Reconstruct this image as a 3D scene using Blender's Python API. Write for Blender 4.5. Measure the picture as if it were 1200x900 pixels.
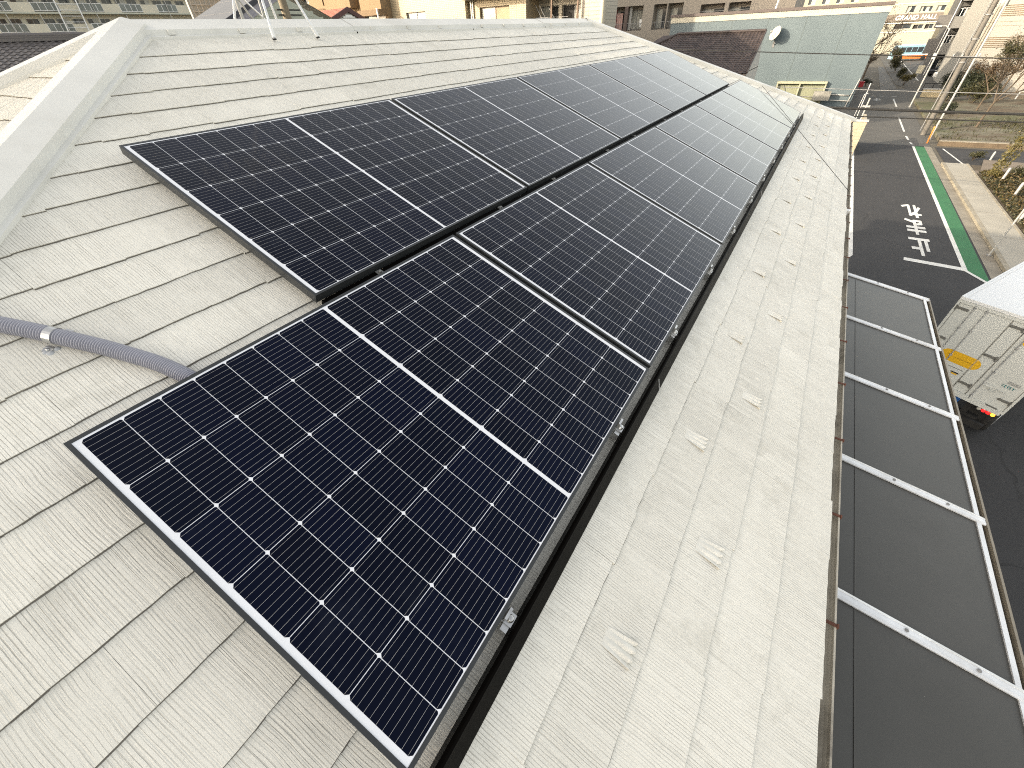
import bpy, math, random
from mathutils import Vector, Matrix
random.seed(7)
SC = bpy.context.scene
for o in list(bpy.data.objects):
    bpy.data.objects.remove(o)
COL = SC.collection
rad = math.radians

# ------------------------------------------------------------------ camera
CAM = Vector((1.31, 0.07, 7.37))
cd = bpy.data.cameras.new('camera')
cd.sensor_width = 36.0
cd.lens = 13.99
cd.clip_start = 0.02
cd.clip_end = 2000
cam = bpy.data.objects.new('camera', cd)
COL.objects.link(cam)
RX = Vector((0.84263, 0.5372, -0.03727))
RD = Vector((0.33063, -0.57075, -0.75162))
RF = Vector((-0.42504, 0.62102, -0.65855))
m = Matrix.Identity(4)
for i in range(3):
    m[i][0] = RX[i]
    m[i][1] = -RD[i]
    m[i][2] = -RF[i]
    m[i][3] = CAM[i]
cam.matrix_world = m
SC.camera = cam

# ------------------------------------------------------------------ sky, sun, exposure
SUN = Vector((-0.62, -0.72, 0.30)).normalized()      # direction towards the low winter sun
EL = math.asin(SUN.z)
w = bpy.data.worlds.new('World')
SC.world = w
w.use_nodes = True
wn = w.node_tree.nodes
sky = wn.new('ShaderNodeTexSky')
sky.sky_type = 'NISHITA'
sky.sun_disc = False
sky.sun_elevation = EL
sky.sun_rotation = math.atan2(SUN.x, SUN.y)
sky.air_density = 1.0
sky.dust_density = 2.5
sky.ozone_density = 1.0
hs = wn.new('ShaderNodeHueSaturation')
hs.inputs['Saturation'].default_value = 0.46
w.node_tree.links.new(sky.outputs[0], hs.inputs['Color'])
hz = wn.new('ShaderNodeMix')                     # thin warm winter haze over the blue
hz.data_type = 'RGBA'
hz.blend_type = 'MULTIPLY'
hz.inputs[0].default_value = 1.0
hz.inputs[7].default_value = (1.09, 1.0, 0.87, 1)
w.node_tree.links.new(hs.outputs[0], hz.inputs[6])
w.node_tree.links.new(hz.outputs[2], wn['Background'].inputs[0])
wn['Background'].inputs[1].default_value = 0.15
sl = bpy.data.lights.new('sun', 'SUN')
sl.energy = 2.0
sl.angle = rad(0.6)
sl.color = (1.0, 0.86, 0.66)
so = bpy.data.objects.new('sun', sl)
COL.objects.link(so)
so.rotation_euler = SUN.to_track_quat('Z', 'Y').to_euler()
so.location = (0, 0, 40)
SC.view_settings.view_transform = 'Standard'
SC.view_settings.look = 'None'
SC.view_settings.gamma = 1.0
SC.view_settings.exposure = 1.72
SC.render.engine = 'CYCLES'
SC.cycles.use_denoising = False
SC.cycles.filter_width = 1.05

# ------------------------------------------------------------------ materials
MATS = {}
def base_mat(name):
    mt = bpy.data.materials.new(name)
    mt.use_nodes = True
    nt = mt.node_tree
    return mt, nt, nt.nodes['Principled BSDF']
def N(nt, t, **kw):
    n = nt.nodes.new(t)
    for k, v in kw.items():
        setattr(n, k, v)
    return n
def L(nt, a, b):
    nt.links.new(a, b)
def ramp(nt, fac, p0, p1, c0=(0, 0, 0, 1), c1=(1, 1, 1, 1)):
    r = N(nt, 'ShaderNodeValToRGB')
    r.color_ramp.elements[0].position = p0
    r.color_ramp.elements[1].position = p1
    r.color_ramp.elements[0].color = c0
    r.color_ramp.elements[1].color = c1
    L(nt, fac, r.inputs[0])
    return r.outputs[0]
def noise(nt, vec, scale, detail=4, rough=.6, dim='3D'):
    n = N(nt, 'ShaderNodeTexNoise')
    n.inputs['Scale'].default_value = scale
    n.inputs['Detail'].default_value = detail
    n.inputs['Roughness'].default_value = rough
    if vec is not None:
        L(nt, vec, n.inputs['Vector'])
    return n.outputs[0]
def mapping(nt, vec, sx, sy, sz):
    n = N(nt, 'ShaderNodeMapping')
    n.inputs['Scale'].default_value = (sx, sy, sz)
    L(nt, vec, n.inputs['Vector'])
    return n.outputs[0]
def mix(nt, fac, a, b, mode='MIX'):
    n = N(nt, 'ShaderNodeMix', data_type='RGBA', blend_type=mode)
    for s, v in ((0, fac), (6, a), (7, b)):
        if hasattr(v, 'is_linked') or isinstance(v, bpy.types.NodeSocket):
            L(nt, v, n.inputs[s])
        elif s == 0:
            n.inputs[0].default_value = v
        else:
            n.inputs[s].default_value = (*v[:3], 1)
    return n.outputs[2]
def mth(nt, op, a, b=None):
    n = N(nt, 'ShaderNodeMath', operation=op)
    for i, v in enumerate((a, b)):
        if v is None:
            continue
        if isinstance(v, bpy.types.NodeSocket):
            L(nt, v, n.inputs[i])
        else:
            n.inputs[i].default_value = v
    return n.outputs[0]
def bump(nt, h, strength, dist):
    b = N(nt, 'ShaderNodeBump')
    b.inputs['Strength'].default_value = strength
    b.inputs['Distance'].default_value = dist
    L(nt, h, b.inputs['Height'])
    return b.outputs[0]

def mat(name, col, rough=.6, var=.18, scale=3.0, bmp=0.0, bsc=40.0, metal=0.0, ior=1.45, dirt=None, emit=0):
    if name in MATS:
        return MATS[name]
    mt, nt, p = base_mat(name)
    tc = N(nt, 'ShaderNodeTexCoord').outputs['Object']
    n1 = noise(nt, tc, scale, 5, .65)
    f = ramp(nt, n1, .3, .72)
    lo = [c * (1 - var) for c in col]
    hi = [min(1, c * (1 + var * .6)) for c in col]
    c = mix(nt, f, lo, hi)
    if dirt:
        n2 = ramp(nt, noise(nt, tc, scale * .37, 6, .7), .52, .75)
        c = mix(nt, n2, c, dirt)
    L(nt, c, p.inputs['Base Color'])
    p.inputs['Roughness'].default_value = rough
    p.inputs['Metallic'].default_value = metal
    p.inputs['IOR'].default_value = ior
    if bmp:
        L(nt, bump(nt, noise(nt, tc, bsc, 4, .6), bmp, .01), p.inputs['Normal'])
    if emit:
        p.inputs['Emission Color'].default_value = (*col, 1)
        p.inputs['Emission Strength'].default_value = emit
    MATS[name] = mt
    return mt

def slate_mat(name, col):
    mt, nt, p = base_mat(name)
    uv = N(nt, 'ShaderNodeUVMap', uv_map='UVMap').outputs[0]
    at = N(nt, 'ShaderNodeAttribute', attribute_name='tint').outputs['Fac']
    off = N(nt, 'ShaderNodeCombineXYZ')
    L(nt, mth(nt, 'MULTIPLY', at, 37.0), off.inputs[2])
    L(nt, mth(nt, 'MULTIPLY', at, 5.3), off.inputs[0])
    va = N(nt, 'ShaderNodeVectorMath', operation='ADD')
    L(nt, uv, va.inputs[0])
    L(nt, off.outputs[0], va.inputs[1])
    v = va.outputs[0]
    # slight waviness of the wood grain grooves
    wob = noise(nt, mapping(nt, v, 2.2, 5, 1), 1.0, 2)
    cw = N(nt, 'ShaderNodeCombineXYZ')
    L(nt, mth(nt, 'MULTIPLY', wob, .012), cw.inputs[0])
    va2 = N(nt, 'ShaderNodeVectorMath', operation='ADD')
    L(nt, v, va2.inputs[0])
    L(nt, cw.outputs[0], va2.inputs[1])
    v2 = va2.outputs[0]
    sv = N(nt, 'ShaderNodeSeparateXYZ')
    L(nt, v2, sv.inputs[0])
    # combed grooves about 8 mm apart, gently drifting, each fading in and out along its length
    drift = noise(nt, mapping(nt, v, 7, 1.6, 1), 1.0, 2, .5)
    ph = mth(nt, 'FRACT', mth(nt, 'ADD', mth(nt, 'MULTIPLY', sv.outputs[0], 118.0), mth(nt, 'MULTIPLY', drift, 2.2)))
    tri = mth(nt, 'ABSOLUTE', mth(nt, 'SUBTRACT', ph, .5))
    fade = noise(nt, mapping(nt, v2, 118, 6.0, 1), 1.0, 2, .6)
    cut = ramp(nt, mth(nt, 'ADD', tri, mth(nt, 'MULTIPLY', fade, .42)), .225, .285)
    gr = cut
    g2 = noise(nt, mapping(nt, v2, 260, 4.0, 1), 1.0, 2, .5)
    gfine = ramp(nt, g2, .30, .5)
    # some slates are worn smooth, others keep a deep grain
    worn = ramp(nt, noise(nt, v, 2.4, 5, .65), .38, .62)
    gr = mth(nt, 'MAXIMUM', gr, mth(nt, 'MULTIPLY', worn, .85))
    grain = noise(nt, uv, 420, 3, .7)
    blot = noise(nt, uv, 9, 6, .7)
    h = mth(nt, 'ADD', mth(nt, 'MULTIPLY', gr, .9), mth(nt, 'MULTIPLY', gfine, .32))
    h = mth(nt, 'ADD', h, mth(nt, 'MULTIPLY', grain, .35))
    h = mth(nt, 'ADD', h, mth(nt, 'MULTIPLY', blot, .5))
    L(nt, bump(nt, h, .75, .003), p.inputs['Normal'])
    # paint: off white, per slate tint, groove shade put in as darker colour, grey mossy blotches
    c = mix(nt, at, [x * .93 for x in col], [min(.84, x * 1.04) for x in col])
    bw = ramp(nt, noise(nt, uv, .9, 6, .7), .40, .70)
    c = mix(nt, mth(nt, 'MULTIPLY', bw, .30), c, (.55, .525, .45))
    c = mix(nt, mth(nt, 'MULTIPLY', mth(nt, 'SUBTRACT', 1.0, gr), .52), c, (.32, .30, .25))
    c = mix(nt, mth(nt, 'MULTIPLY', mth(nt, 'SUBTRACT', 1.0, gfine), .10), c, (.34, .32, .27))
    st = ramp(nt, noise(nt, uv, 3.4, 7, .72), .56, .78)
    c = mix(nt, mth(nt, 'MULTIPLY', st, .58), c, (.40, .38, .315))
    st2 = ramp(nt, noise(nt, mapping(nt, uv, 5.5, 2.0, 1), 1.0, 8, .78), .52, .74)
    c = mix(nt, mth(nt, 'MULTIPLY', st2, .32), c, (.40, .38, .32))
    sp = ramp(nt, noise(nt, uv, 95, 4, .8), .655, .74)
    c = mix(nt, mth(nt, 'MULTIPLY', sp, .6), c, (.2, .19, .16))
    ck = ramp(nt, noise(nt, mapping(nt, uv, 1, .8, 1), 38, 3, .6), .735, .76)
    c = mix(nt, mth(nt, 'MULTIPLY', ck, .75), c, (.12, .11, .09))
    fl = ramp(nt, noise(nt, uv, 34, 6, .82), .55, .72)
    c = mix(nt, mth(nt, 'MULTIPLY', fl, .30), c, (.34, .33, .29))
    L(nt, c, p.inputs['Base Color'])
    p.inputs['Roughness'].default_value = .62
    MATS[name] = mt
    return mt

def cell_mat():
    mt, nt, p = base_mat('solar cell')
    uv = N(nt, 'ShaderNodeUVMap', uv_map='UVMap').outputs[0]
    sx = N(nt, 'ShaderNodeSeparateXYZ')
    L(nt, uv, sx.inputs[0])
    # ten fine busbars across a cell, running along the long side of the panel
    fr = mth(nt, 'FRACT', mth(nt, 'MULTIPLY', sx.outputs[1], 1 / .0182))
    d = mth(nt, 'ABSOLUTE', mth(nt, 'SUBTRACT', fr, .5))
    line = mth(nt, 'LESS_THAN', d, .0125)
    at = N(nt, 'ShaderNodeAttribute', attribute_name='tint').outputs['Fac']
    c = mix(nt, at, (.0007, .0010, .0066), (.0011, .0018, .0115))
    sm_ = ramp(nt, noise(nt, N(nt, 'ShaderNodeTexCoord').outputs['Object'], 2.2, 6, .75), .58, .80)
    c = mix(nt, mth(nt, 'MULTIPLY', sm_, .16), c, (.05, .06, .085))     # faint dust film and wiped patches
    c = mix(nt, line, c, (.52, .51, .50))
    L(nt, c, p.inputs['Base Color'])
    p.inputs['Roughness'].default_value = .09
    p.inputs['IOR'].default_value = 1.25
    p.inputs['Specular Tint'].default_value = (.70, .86, 1.0, 1)      # bluish anti-reflective glass
    wv = noise(nt, uv, 1.6, 2, .4)
    L(nt, bump(nt, wv, .04, .02), p.inputs['Normal'])
    return mt

def asphalt_mat(name, col, scale=1.0):
    mt, nt, p = base_mat(name)
    tc = N(nt, 'ShaderNodeTexCoord').outputs['Object']
    g = noise(nt, tc, 60, 4, .8)
    b = noise(nt, tc, .55 * scale, 6, .65)
    c = mix(nt, ramp(nt, b, .3, .7), [x * .8 for x in col], [x * 1.2 for x in col])
    c = mix(nt, mth(nt, 'MULTIPLY', ramp(nt, g, .45, .75), .45), c, [x * 1.9 for x in col])
    wear = noise(nt, mapping(nt, tc, 1.7, .05, 1), 1.0, 4, .6)
    c = mix(nt, mth(nt, 'MULTIPLY', ramp(nt, wear, .45, .75), .35), c, [x * 1.55 for x in col])
    oil = ramp(nt, noise(nt, tc, 1.3, 5, .7), .66, .76)
    c = mix(nt, mth(nt, 'MULTIPLY', oil, .5), c, [x * .55 for x in col])
    vo = N(nt, 'ShaderNodeTexVoronoi', feature='DISTANCE_TO_EDGE')
    vo.inputs['Scale'].default_value = .22
    wv = N(nt, 'ShaderNodeVectorMath', operation='ADD')
    L(nt, tc, wv.inputs[0])
    nn = N(nt, 'ShaderNodeTexNoise'); nn.inputs['Scale'].default_value = .8; nn.inputs['Detail'].default_value = 6
    L(nt, tc, nn.inputs['Vector']); L(nt, nn.outputs['Color'], wv.inputs[1])
    L(nt, wv.outputs[0], vo.inputs['Vector'])
    crk = mth(nt, 'MULTIPLY', mth(nt, 'LESS_THAN', vo.outputs['Distance'], .006), ramp(nt, b, .45, .6))
    c = mix(nt, mth(nt, 'MULTIPLY', crk, .6), c, [x * .3 for x in col])
    L(nt, c, p.inputs['Base Color'])
    p.inputs['Roughness'].default_value = .85
    L(nt, bump(nt, g, .5, .01), p.inputs['Normal'])
    MATS[name] = mt
    return mt

def brick_mat(name, col, mortar, bw, bh, msize=.012, axis='XZ'):
    mt, nt, p = base_mat(name)
    tc = N(nt, 'ShaderNodeTexCoord').outputs['Object']
    s = N(nt, 'ShaderNodeSeparateXYZ')
    L(nt, tc, s.inputs[0])
    cb = N(nt, 'ShaderNodeCombineXYZ')
    L(nt, s.outputs['XYZ'.index(axis[0])], cb.inputs[0])
    L(nt, s.outputs['XYZ'.index(axis[1])], cb.inputs[1])
    b = N(nt, 'ShaderNodeTexBrick')
    b.offset = 0.0
    b.inputs['Scale'].default_value = 1
    b.inputs['Brick Width'].default_value = bw
    b.inputs['Row Height'].default_value = bh
    b.inputs['Mortar Size'].default_value = msize
    b.inputs['Color1'].default_value = (*[x * .92 for x in col], 1)
    b.inputs['Color2'].default_value = (*[min(1, x * 1.06) for x in col], 1)
    b.inputs['Mortar'].default_value = (*mortar, 1)
    L(nt, cb.outputs[0], b.inputs['Vector'])
    n = ramp(nt, noise(nt, tc, .6, 5, .7), .35, .75)
    c = mix(nt, mth(nt, 'MULTIPLY', n, .22), b.outputs[0], [x * .6 for x in col])
    L(nt, c, p.inputs['Base Color'])
    p.inputs['Roughness'].default_value = .55
    MATS[name] = mt
    return mt

def leaf_mat(name, a, b):
    mt, nt, p = base_mat(name)
    at = N(nt, 'ShaderNodeAttribute', attribute_name='tint').outputs['Fac']
    L(nt, mix(nt, at, a, b), p.inputs['Base Color'])
    p.inputs['Roughness'].default_value = .6
    MATS[name] = mt
    return mt

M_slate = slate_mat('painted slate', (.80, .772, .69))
M_slate_warm = slate_mat('painted slate end', (.72, .68, .58))  # sun-side slopes: the sun's warm tone is put into the slate colour
M_edge = mat('slate edge shade and grime', (.21, .19, .165), .9, .3, 9)  # dark tone paints the shadow line under each slate, with lap grime
M_cap = mat('painted cap metal', (.70, .69, .645), .5, .10, 2.0, .12, 160, dirt=(.53, .51, .45))
M_cell = cell_mat()
M_back = mat('white backsheet', (.78, .79, .82), .12, .04, 6, ior=1.27)
M_frame = mat('anodised frame', (.046, .049, .051), .38, .10, 9, metal=.35)
M_blk = mat('black cover', (.0025, .002, .0016), .4, .2, 4, ior=1.1)
M_alu = mat('bright aluminium', (.72, .73, .74), .34, .1, 12, metal=.7)
M_zinc = mat('zinc screw', (.55, .55, .54), .3, .2, 30, metal=.9)
M_zinc_dull = mat('dull zinc', (.22, .22, .21), .45, .2, 30, metal=.6)
M_conduit = mat('grey conduit', (.36, .36, .41), .5, .08, 5)
M_sheet = mat('smoke polycarbonate', (.068, .067, .062), .45, .13, 1.6, ior=1.33, dirt=(.083, .081, .076))
def sheet_mat():
    mt = M_sheet
    nt = mt.node_tree; p = nt.nodes['Principled BSDF']
    tc = N(nt, 'ShaderNodeTexCoord').outputs['Object']
    old = p.inputs['Base Color'].links[0].from_socket
    s1 = ramp(nt, noise(nt, mapping(nt, tc, 1.3, 3.2, 1), 1.0, 8, .8), .60, .78)
    s2 = ramp(nt, noise(nt, mapping(nt, tc, 9, 2.0, 1), 1.0, 6, .8), .66, .74)
    sp = ramp(nt, noise(nt, tc, 55, 3, .8), .72, .77)
    c = mix(nt, mth(nt, 'MULTIPLY', s1, .35), old, (.14, .138, .13))
    c = mix(nt, mth(nt, 'MULTIPLY', s2, .28), c, (.17, .17, .165))
    c = mix(nt, mth(nt, 'MULTIPLY', sp, .55), c, (.26, .25, .23))
    L(nt, c, p.inputs['Base Color'])
    L(nt, mth(nt, 'ADD', .38, mth(nt, 'MULTIPLY', s1, .3)), p.inputs['Roughness'])
sheet_mat()
M_white = mat('white paint', (.80, .80, .78), .5, .06, 4)
M_alu_white = mat('silver white aluminium', (.74, .75, .76), .42, .12, 9, metal=.3, dirt=(.55, .55, .54))
M_bronze = mat('weathered beige aluminium', (.26, .23, .18), .45, .25, 4, metal=.2)
M_gutter = mat('weathered gutter', (.50, .46, .38), .6, .25, 7, dirt=(.12, .105, .085))
M_rust = mat('rusty bracket', (.13, .05, .03), .8, .3, 20)
M_dark = mat('dark void', (.02, .02, .02), .8, .1, 3)
M_glass = mat('window glass', (.05, .06, .07), .12, .5, .9, ior=1.5)
M_curtain = mat('curtained glass', (.40, .40, .36), .2, .4, 2.6, ior=1.5)
M_mid = mat('grey frame', (.22, .22, .22), .5, .1)
M_lgrey = mat('light grey paint', (.48, .47, .44), .6, .12, 1.0)
M_wallcream = mat('cream render', (.55, .52, .43), .8, .12, .8)
M_rubber = mat('black rubber', (.02, .02, .02), .8, .2)

# ------------------------------------------------------------------ mesh builder
ROOT = {}      # object -> world offset of its mesh data
class MB:
    def __init__(s):
        s.v = []; s.f = []; s.mi = []; s.uv = []; s.t = []; s.sm = []
    def face(s, pts, mi=0, uv=None, t=.5, smooth=False):
        b = len(s.v)
        s.v.extend(Vector(p) for p in pts)
        s.f.append(list(range(b, b + len(pts))))
        s.mi.append(mi); s.uv.append(uv); s.t.append(t); s.sm.append(smooth)
    def mesh(s, vs, fs, mi=0, t=.5, smooth=False):
        b = len(s.v)
        s.v.extend(Vector(p) for p in vs)
        for f in fs:
            s.f.append([b + i for i in f])
            s.mi.append(mi); s.uv.append(None); s.t.append(t); s.sm.append(smooth)
    def obox(s, c, ax, ay, az, hx, hy, hz, mi=0):
        c = Vector(c)
        P = [c + ax * (hx * i) + ay * (hy * j) + az * (hz * k) for k in (-1, 1) for j in (-1, 1) for i in (-1, 1)]
        s.mesh(P, [(0, 2, 3, 1), (4, 5, 7, 6), (0, 1, 5, 4), (2, 6, 7, 3), (0, 4, 6, 2), (1, 3, 7, 5)], mi)
    def box(s, x0, x1, y0, y1, z0, z1, mi=0):
        s.obox(((x0 + x1) / 2, (y0 + y1) / 2, (z0 + z1) / 2), Vector((1, 0, 0)), Vector((0, 1, 0)), Vector((0, 0, 1)),
               abs(x1 - x0) / 2, abs(y1 - y0) / 2, abs(z1 - z0) / 2, mi)
    def tube(s, pts, r, n=8, mi=0, caps=True, smooth=True):
        pts = [Vector(p) for p in pts]
        rs = r if isinstance(r, (list, tuple)) else [r] * len(pts)
        up = Vector((0, 0, 1))
        rings = []
        prev = None
        for i, p in enumerate(pts):
            d = (pts[min(i + 1, len(pts) - 1)] - pts[max(i - 1, 0)]).normalized()
            if prev is None:
                a = d.cross(up)
                if a.length < 1e-3:
                    a = d.cross(Vector((1, 0, 0)))
            else:
                a = prev - d * prev.dot(d)
            a.normalize()
            prev = a
            b = d.cross(a)
            rings.append([p + (a * math.cos(k * 2 * math.pi / n) + b * math.sin(k * 2 * math.pi / n)) * rs[i] for k in range(n)])
        vs = [q for R_ in rings for q in R_]
        fs = []
        for i in range(len(rings) - 1):
            for k in range(n):
                k2 = (k + 1) % n
                fs.append((i * n + k, i * n + k2, (i + 1) * n + k2, (i + 1) * n + k))
        s.mesh(vs, fs, mi, smooth=smooth)
        if caps:
            s.mesh(rings[0], [tuple(range(n))[::-1]], mi)
            s.mesh(rings[-1], [tuple(range(n))], mi)
    def sweep(s, prof, a, b, mi=0, closed=True, caps=True):
        """straight sweep of a profile given as vectors, from point a to b"""
        a = Vector(a); b = Vector(b)
        n = len(prof)
        vs = [a + Vector(q) for q in prof] + [b + Vector(q) for q in prof]
        fs = []
        for k in range(n if closed else n - 1):
            k2 = (k + 1) % n
            fs.append((k, k2, n + k2, n + k))
        s.mesh(vs, fs, mi)
        if caps and closed:
            s.mesh(vs[:n], [tuple(range(n))[::-1]], mi)
            s.mesh(vs[n:], [tuple(range(n))], mi)
    def lathe(s, c, axis, prof, n=20, mi=0, smooth=True):
        c = Vector(c); axis = Vector(axis).normalized()
        a = axis.cross(Vector((0, 0, 1)))
        if a.length < 1e-3:
            a = axis.cross(Vector((1, 0, 0)))
        a.normalize(); b = axis.cross(a)
        vs = []
        for (h, r) in prof:
            for k in range(n):
                t = k * 2 * math.pi / n
                vs.append(c + axis * h + (a * math.cos(t) + b * math.sin(t)) * max(r, 1e-4))
        fs = []
        for i in range(len(prof) - 1):
            for k in range(n):
                k2 = (k + 1) % n
                fs.append((i * n + k, i * n + k2, (i + 1) * n + k2, (i + 1) * n + k))
        s.mesh(vs, fs, mi, smooth=smooth)
    def build(s, name, mats, parent=None, loc=None):
        off = Vector(loc) if loc is not None else (ROOT[parent] if parent is not None else Vector((0, 0, 0)))
        me = bpy.data.meshes.new(name)
        me.from_pydata([tuple(q - off) for q in s.v], [], s.f)
        if not isinstance(mats, (list, tuple)):
            mats = [mats]
        for x in mats:
            me.materials.append(x)
        me.polygons.foreach_set('material_index', s.mi)
        me.polygons.foreach_set('use_smooth', s.sm)
        if any(u is not None for u in s.uv):
            lay = me.uv_layers.new(name='UVMap')
            for p, u in zip(me.polygons, s.uv):
                if u is not None:
                    for li, q in zip(p.loop_indices, u):
                        lay.data[li].uv = q
        at = me.attributes.new('tint', 'FLOAT', 'FACE')
        at.data.foreach_set('value', s.t)
        me.update()
        o = bpy.data.objects.new(name, me)
        COL.objects.link(o)
        if parent is not None:
            o.parent = parent
        else:
            o.location = off
        ROOT[o] = off
        return o

def thing(name, label, cat, loc, group=None):
    o = bpy.data.objects.new(name, None)
    o.empty_display_size = .2
    COL.objects.link(o)
    o.location = loc
    o['label'] = label; o['category'] = cat
    if group:
        o['group'] = group
    ROOT[o] = Vector(loc)
    return o
def tag(o, label, cat, group=None):
    o['label'] = label; o['category'] = cat
    if group:
        o['group'] = group
    return o
def struct(name, mb, mats, kind='structure'):
    o = mb.build(name, mats)
    o['kind'] = kind
    return o
def copy_tree(o, parent=None, loc=None):
    c = o.copy()
    COL.objects.link(c)
    ROOT[c] = ROOT[o]
    if parent is not None:
        c.parent = parent
    if loc is not None:
        c.location = loc
        ROOT[c] = Vector(loc)
    for ch in list(o.children):
        copy_tree(ch, c)
    return c
X = Vector((1, 0, 0)); Y = Vector((0, 1, 0)); Z = Vector((0, 0, 1))

# ------------------------------------------------------------------ roof frame of the house
TH = rad(21.801)
CT, ST = math.cos(TH), math.sin(TH)
VX = Vector((CT, 0, -ST)); NX = Vector((ST, 0, CT))
def RP(u, v, h=0.0):
    """u along the eave, v down the slope, h above the slate plane"""
    return Vector((0, u, 6.65)) + VX * v + NX * (h - .085)
V0 = -2.47
U0, U1 = 1.52, 7.97
VE = 2.087
SLOPE = VE - V0
APEX0 = RP(U0, V0); APEX1 = RP(U1, V0)
KH = .9285

# ------------------------------------------------------------------ ground and street
M_asph = asphalt_mat('new asphalt', (.027, .027, .0285))
M_asph_old = asphalt_mat('worn asphalt', (.085, .082, .075), .6)
M_ground = mat('bare ground', (.11, .10, .08), .9, .25, .5, .3, 12)
M_conc = mat('pavement concrete', (.35, .33, .28), .85, .14, 1.2, .2, 60, dirt=(.33, .31, .26))
M_gutconc = mat('gutter concrete', (.26, .235, .19), .85, .28, 1.5, .3, 50, dirt=(.17, .145, .11))
M_kerb = mat('kerb stone', (.30, .27, .21), .8, .3, 2.5, .3, 50)
M_green = mat('green road paint', (.035, .155, .065), .8, .16, 1.1, .25, 90)
M_line = mat('white road paint', (.66, .66, .63), .75, .12, 2.2, .2, 90, dirt=(.42, .42, .40))
M_soil = mat('planting soil', (.09, .07, .045), .95, .3, 3, .5, 20)
g = MB(); g.face([(-600, -600, -.02), (600, -600, -.02), (600, 600, -.02), (-600, 600, -.02)])
struct('ground', g, M_ground)
def sheet(name, pts, z, mt):
    b = MB(); b.face([(x, y, z) for x, y in pts])
    return struct(name, b, mt)
sheet('road', [(2.2, -40), (9.1, -40), (9.1, 45.2), (2.2, 45.0)], 0.0, M_asph)
sheet('junction_road', [(9.1, -40), (40, -40), (40, 20.3), (9.1, 20.3)], 0.0, M_asph)
sheet('far_road', [(1.5, 45.0), (9.1, 45.2), (9.4, 66), (9.9, 72), (60, 76), (60, 90), (9.1, 84.3), (7.2, 81.6), (-30, 79), (-30, 68), (2.2, 66)], 0.0, M_asph_old)
sheet('side_road', [(9.35, 39.3), (40, 41.2), (40, 47.6), (9.35, 45.0)], 0.0, M_asph)
sheet('gutter_strip', [(8.63, 20.2), (9.07, 20.6), (9.12, 45.1), (8.72, 45.1)], .006, M_gutconc)
sheet('green_lane', [(8.0, 21.1), (8.4, 20.4), (8.55, 20.35), (8.72, 44.9), (8.17, 45.0)], .006, M_green)
sheet('pavement', [(9.26, 21.2), (10.32, 21.2), (10.41, 39.5), (9.26, 39.4)], .12, M_conc)
k = MB(); k.box(9.09, 9.258, 20.5, 39.4, -.05, .125); k.box(10.32, 10.42, 21.2, 39.5, 0, .14)
struct('kerb', k, M_kerb)
b = MB(); b.box(10.42, 40, 20.4, 39.4, -.05, .10)
struct('planting_bed', b, M_soil)
# joints cut in the pavement, drain slots of the gutter
j = MB()
for y in (25.4, 28.9, 32.4, 35.9):
    j.box(9.27, 10.31, y, y + .025, .118, .1235)
struct('pavement_joint', j, mat('joint', (.2, .18, .15), .9))
# painted lines
def line(a, b_, w_, z=.008):
    a = Vector((a[0], a[1], z)); b_ = Vector((b_[0], b_[1], z))
    d = (b_ - a).normalized(); n_ = Vector((-d.y, d.x, 0)) * (w_ / 2)
    return [a - n_, b_ - n_, b_ + n_, a + n_]
lm = MB()
lm.face(line((7.97, 21.15), (8.07, 45.0), .15))
lm.face(line((7.95, 21.22), (8.44, 20.32), .13, .010))
lm.face(line((6.13, 21.44), (7.92, 21.28), .32, .0085))
lm.face(line((4.34, 20.9), (4.34, 45), .17))
lm.face(line((4.34, 20.95), (4.12, 20.3), .17, .010))
for a_, b_ in (((8.05, 45.6), (7.98, 46.4)), ((7.95, 47.3), (7.9, 49)), ((7.9, 51), (7.95, 59)), ((8.15, 66.3), (8.2, 73.2))):
    lm.face(line(a_, b_, .14))
for x in (4.9, 5.9, 6.9, 8.1):
    lm.face(line((x, 75.3), (x + .55, 75.6), .16))
lm.face(line((10.3, 39.7), (9.75, 44.6), .10))
# bicycle mark far down the street
for (a_, b_) in (((6.2, 71.4), (6.9, 71.5)), ((6.5, 71.0), (6.6, 73.2)), ((6.25, 72.1), (7.0, 72.2)), ((6.4, 72.6), (6.9, 72.7))):
    lm.face(line(a_, b_, .16, .009))
struct('road_marking', lm, M_line)
# stop lettering: three characters read by traffic coming towards the house, so they stand upside down here
gl = MB()
def strokes(x0, x1, y0, y1, segs, wx=.115, wy=.30):
    """character cell; (0,0) is its upper left for the oncoming driver"""
    for i, (ax, ay, bx, by) in enumerate(segs):
        A = Vector((x1 + (x0 - x1) * ax, y0 + (y1 - y0) * ay, .010 + i * .0006))
        B = Vector((x1 + (x0 - x1) * bx, y0 + (y1 - y0) * by, .010 + i * .0006))
        d = B - A
        nx_, ny_ = d.x / wx, d.y / wy
        ll = math.hypot(nx_, ny_)
        n_ = Vector((-ny_ / ll * wx / 2, nx_ / ll * wy / 2, 0))
        e_ = Vector((nx_ / ll * wx / 2, ny_ / ll * wy / 2, 0)) * .55
        A = A - e_; B = B + e_
        gl.face([A - n_, B - n_, B + n_, A + n_])
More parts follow.
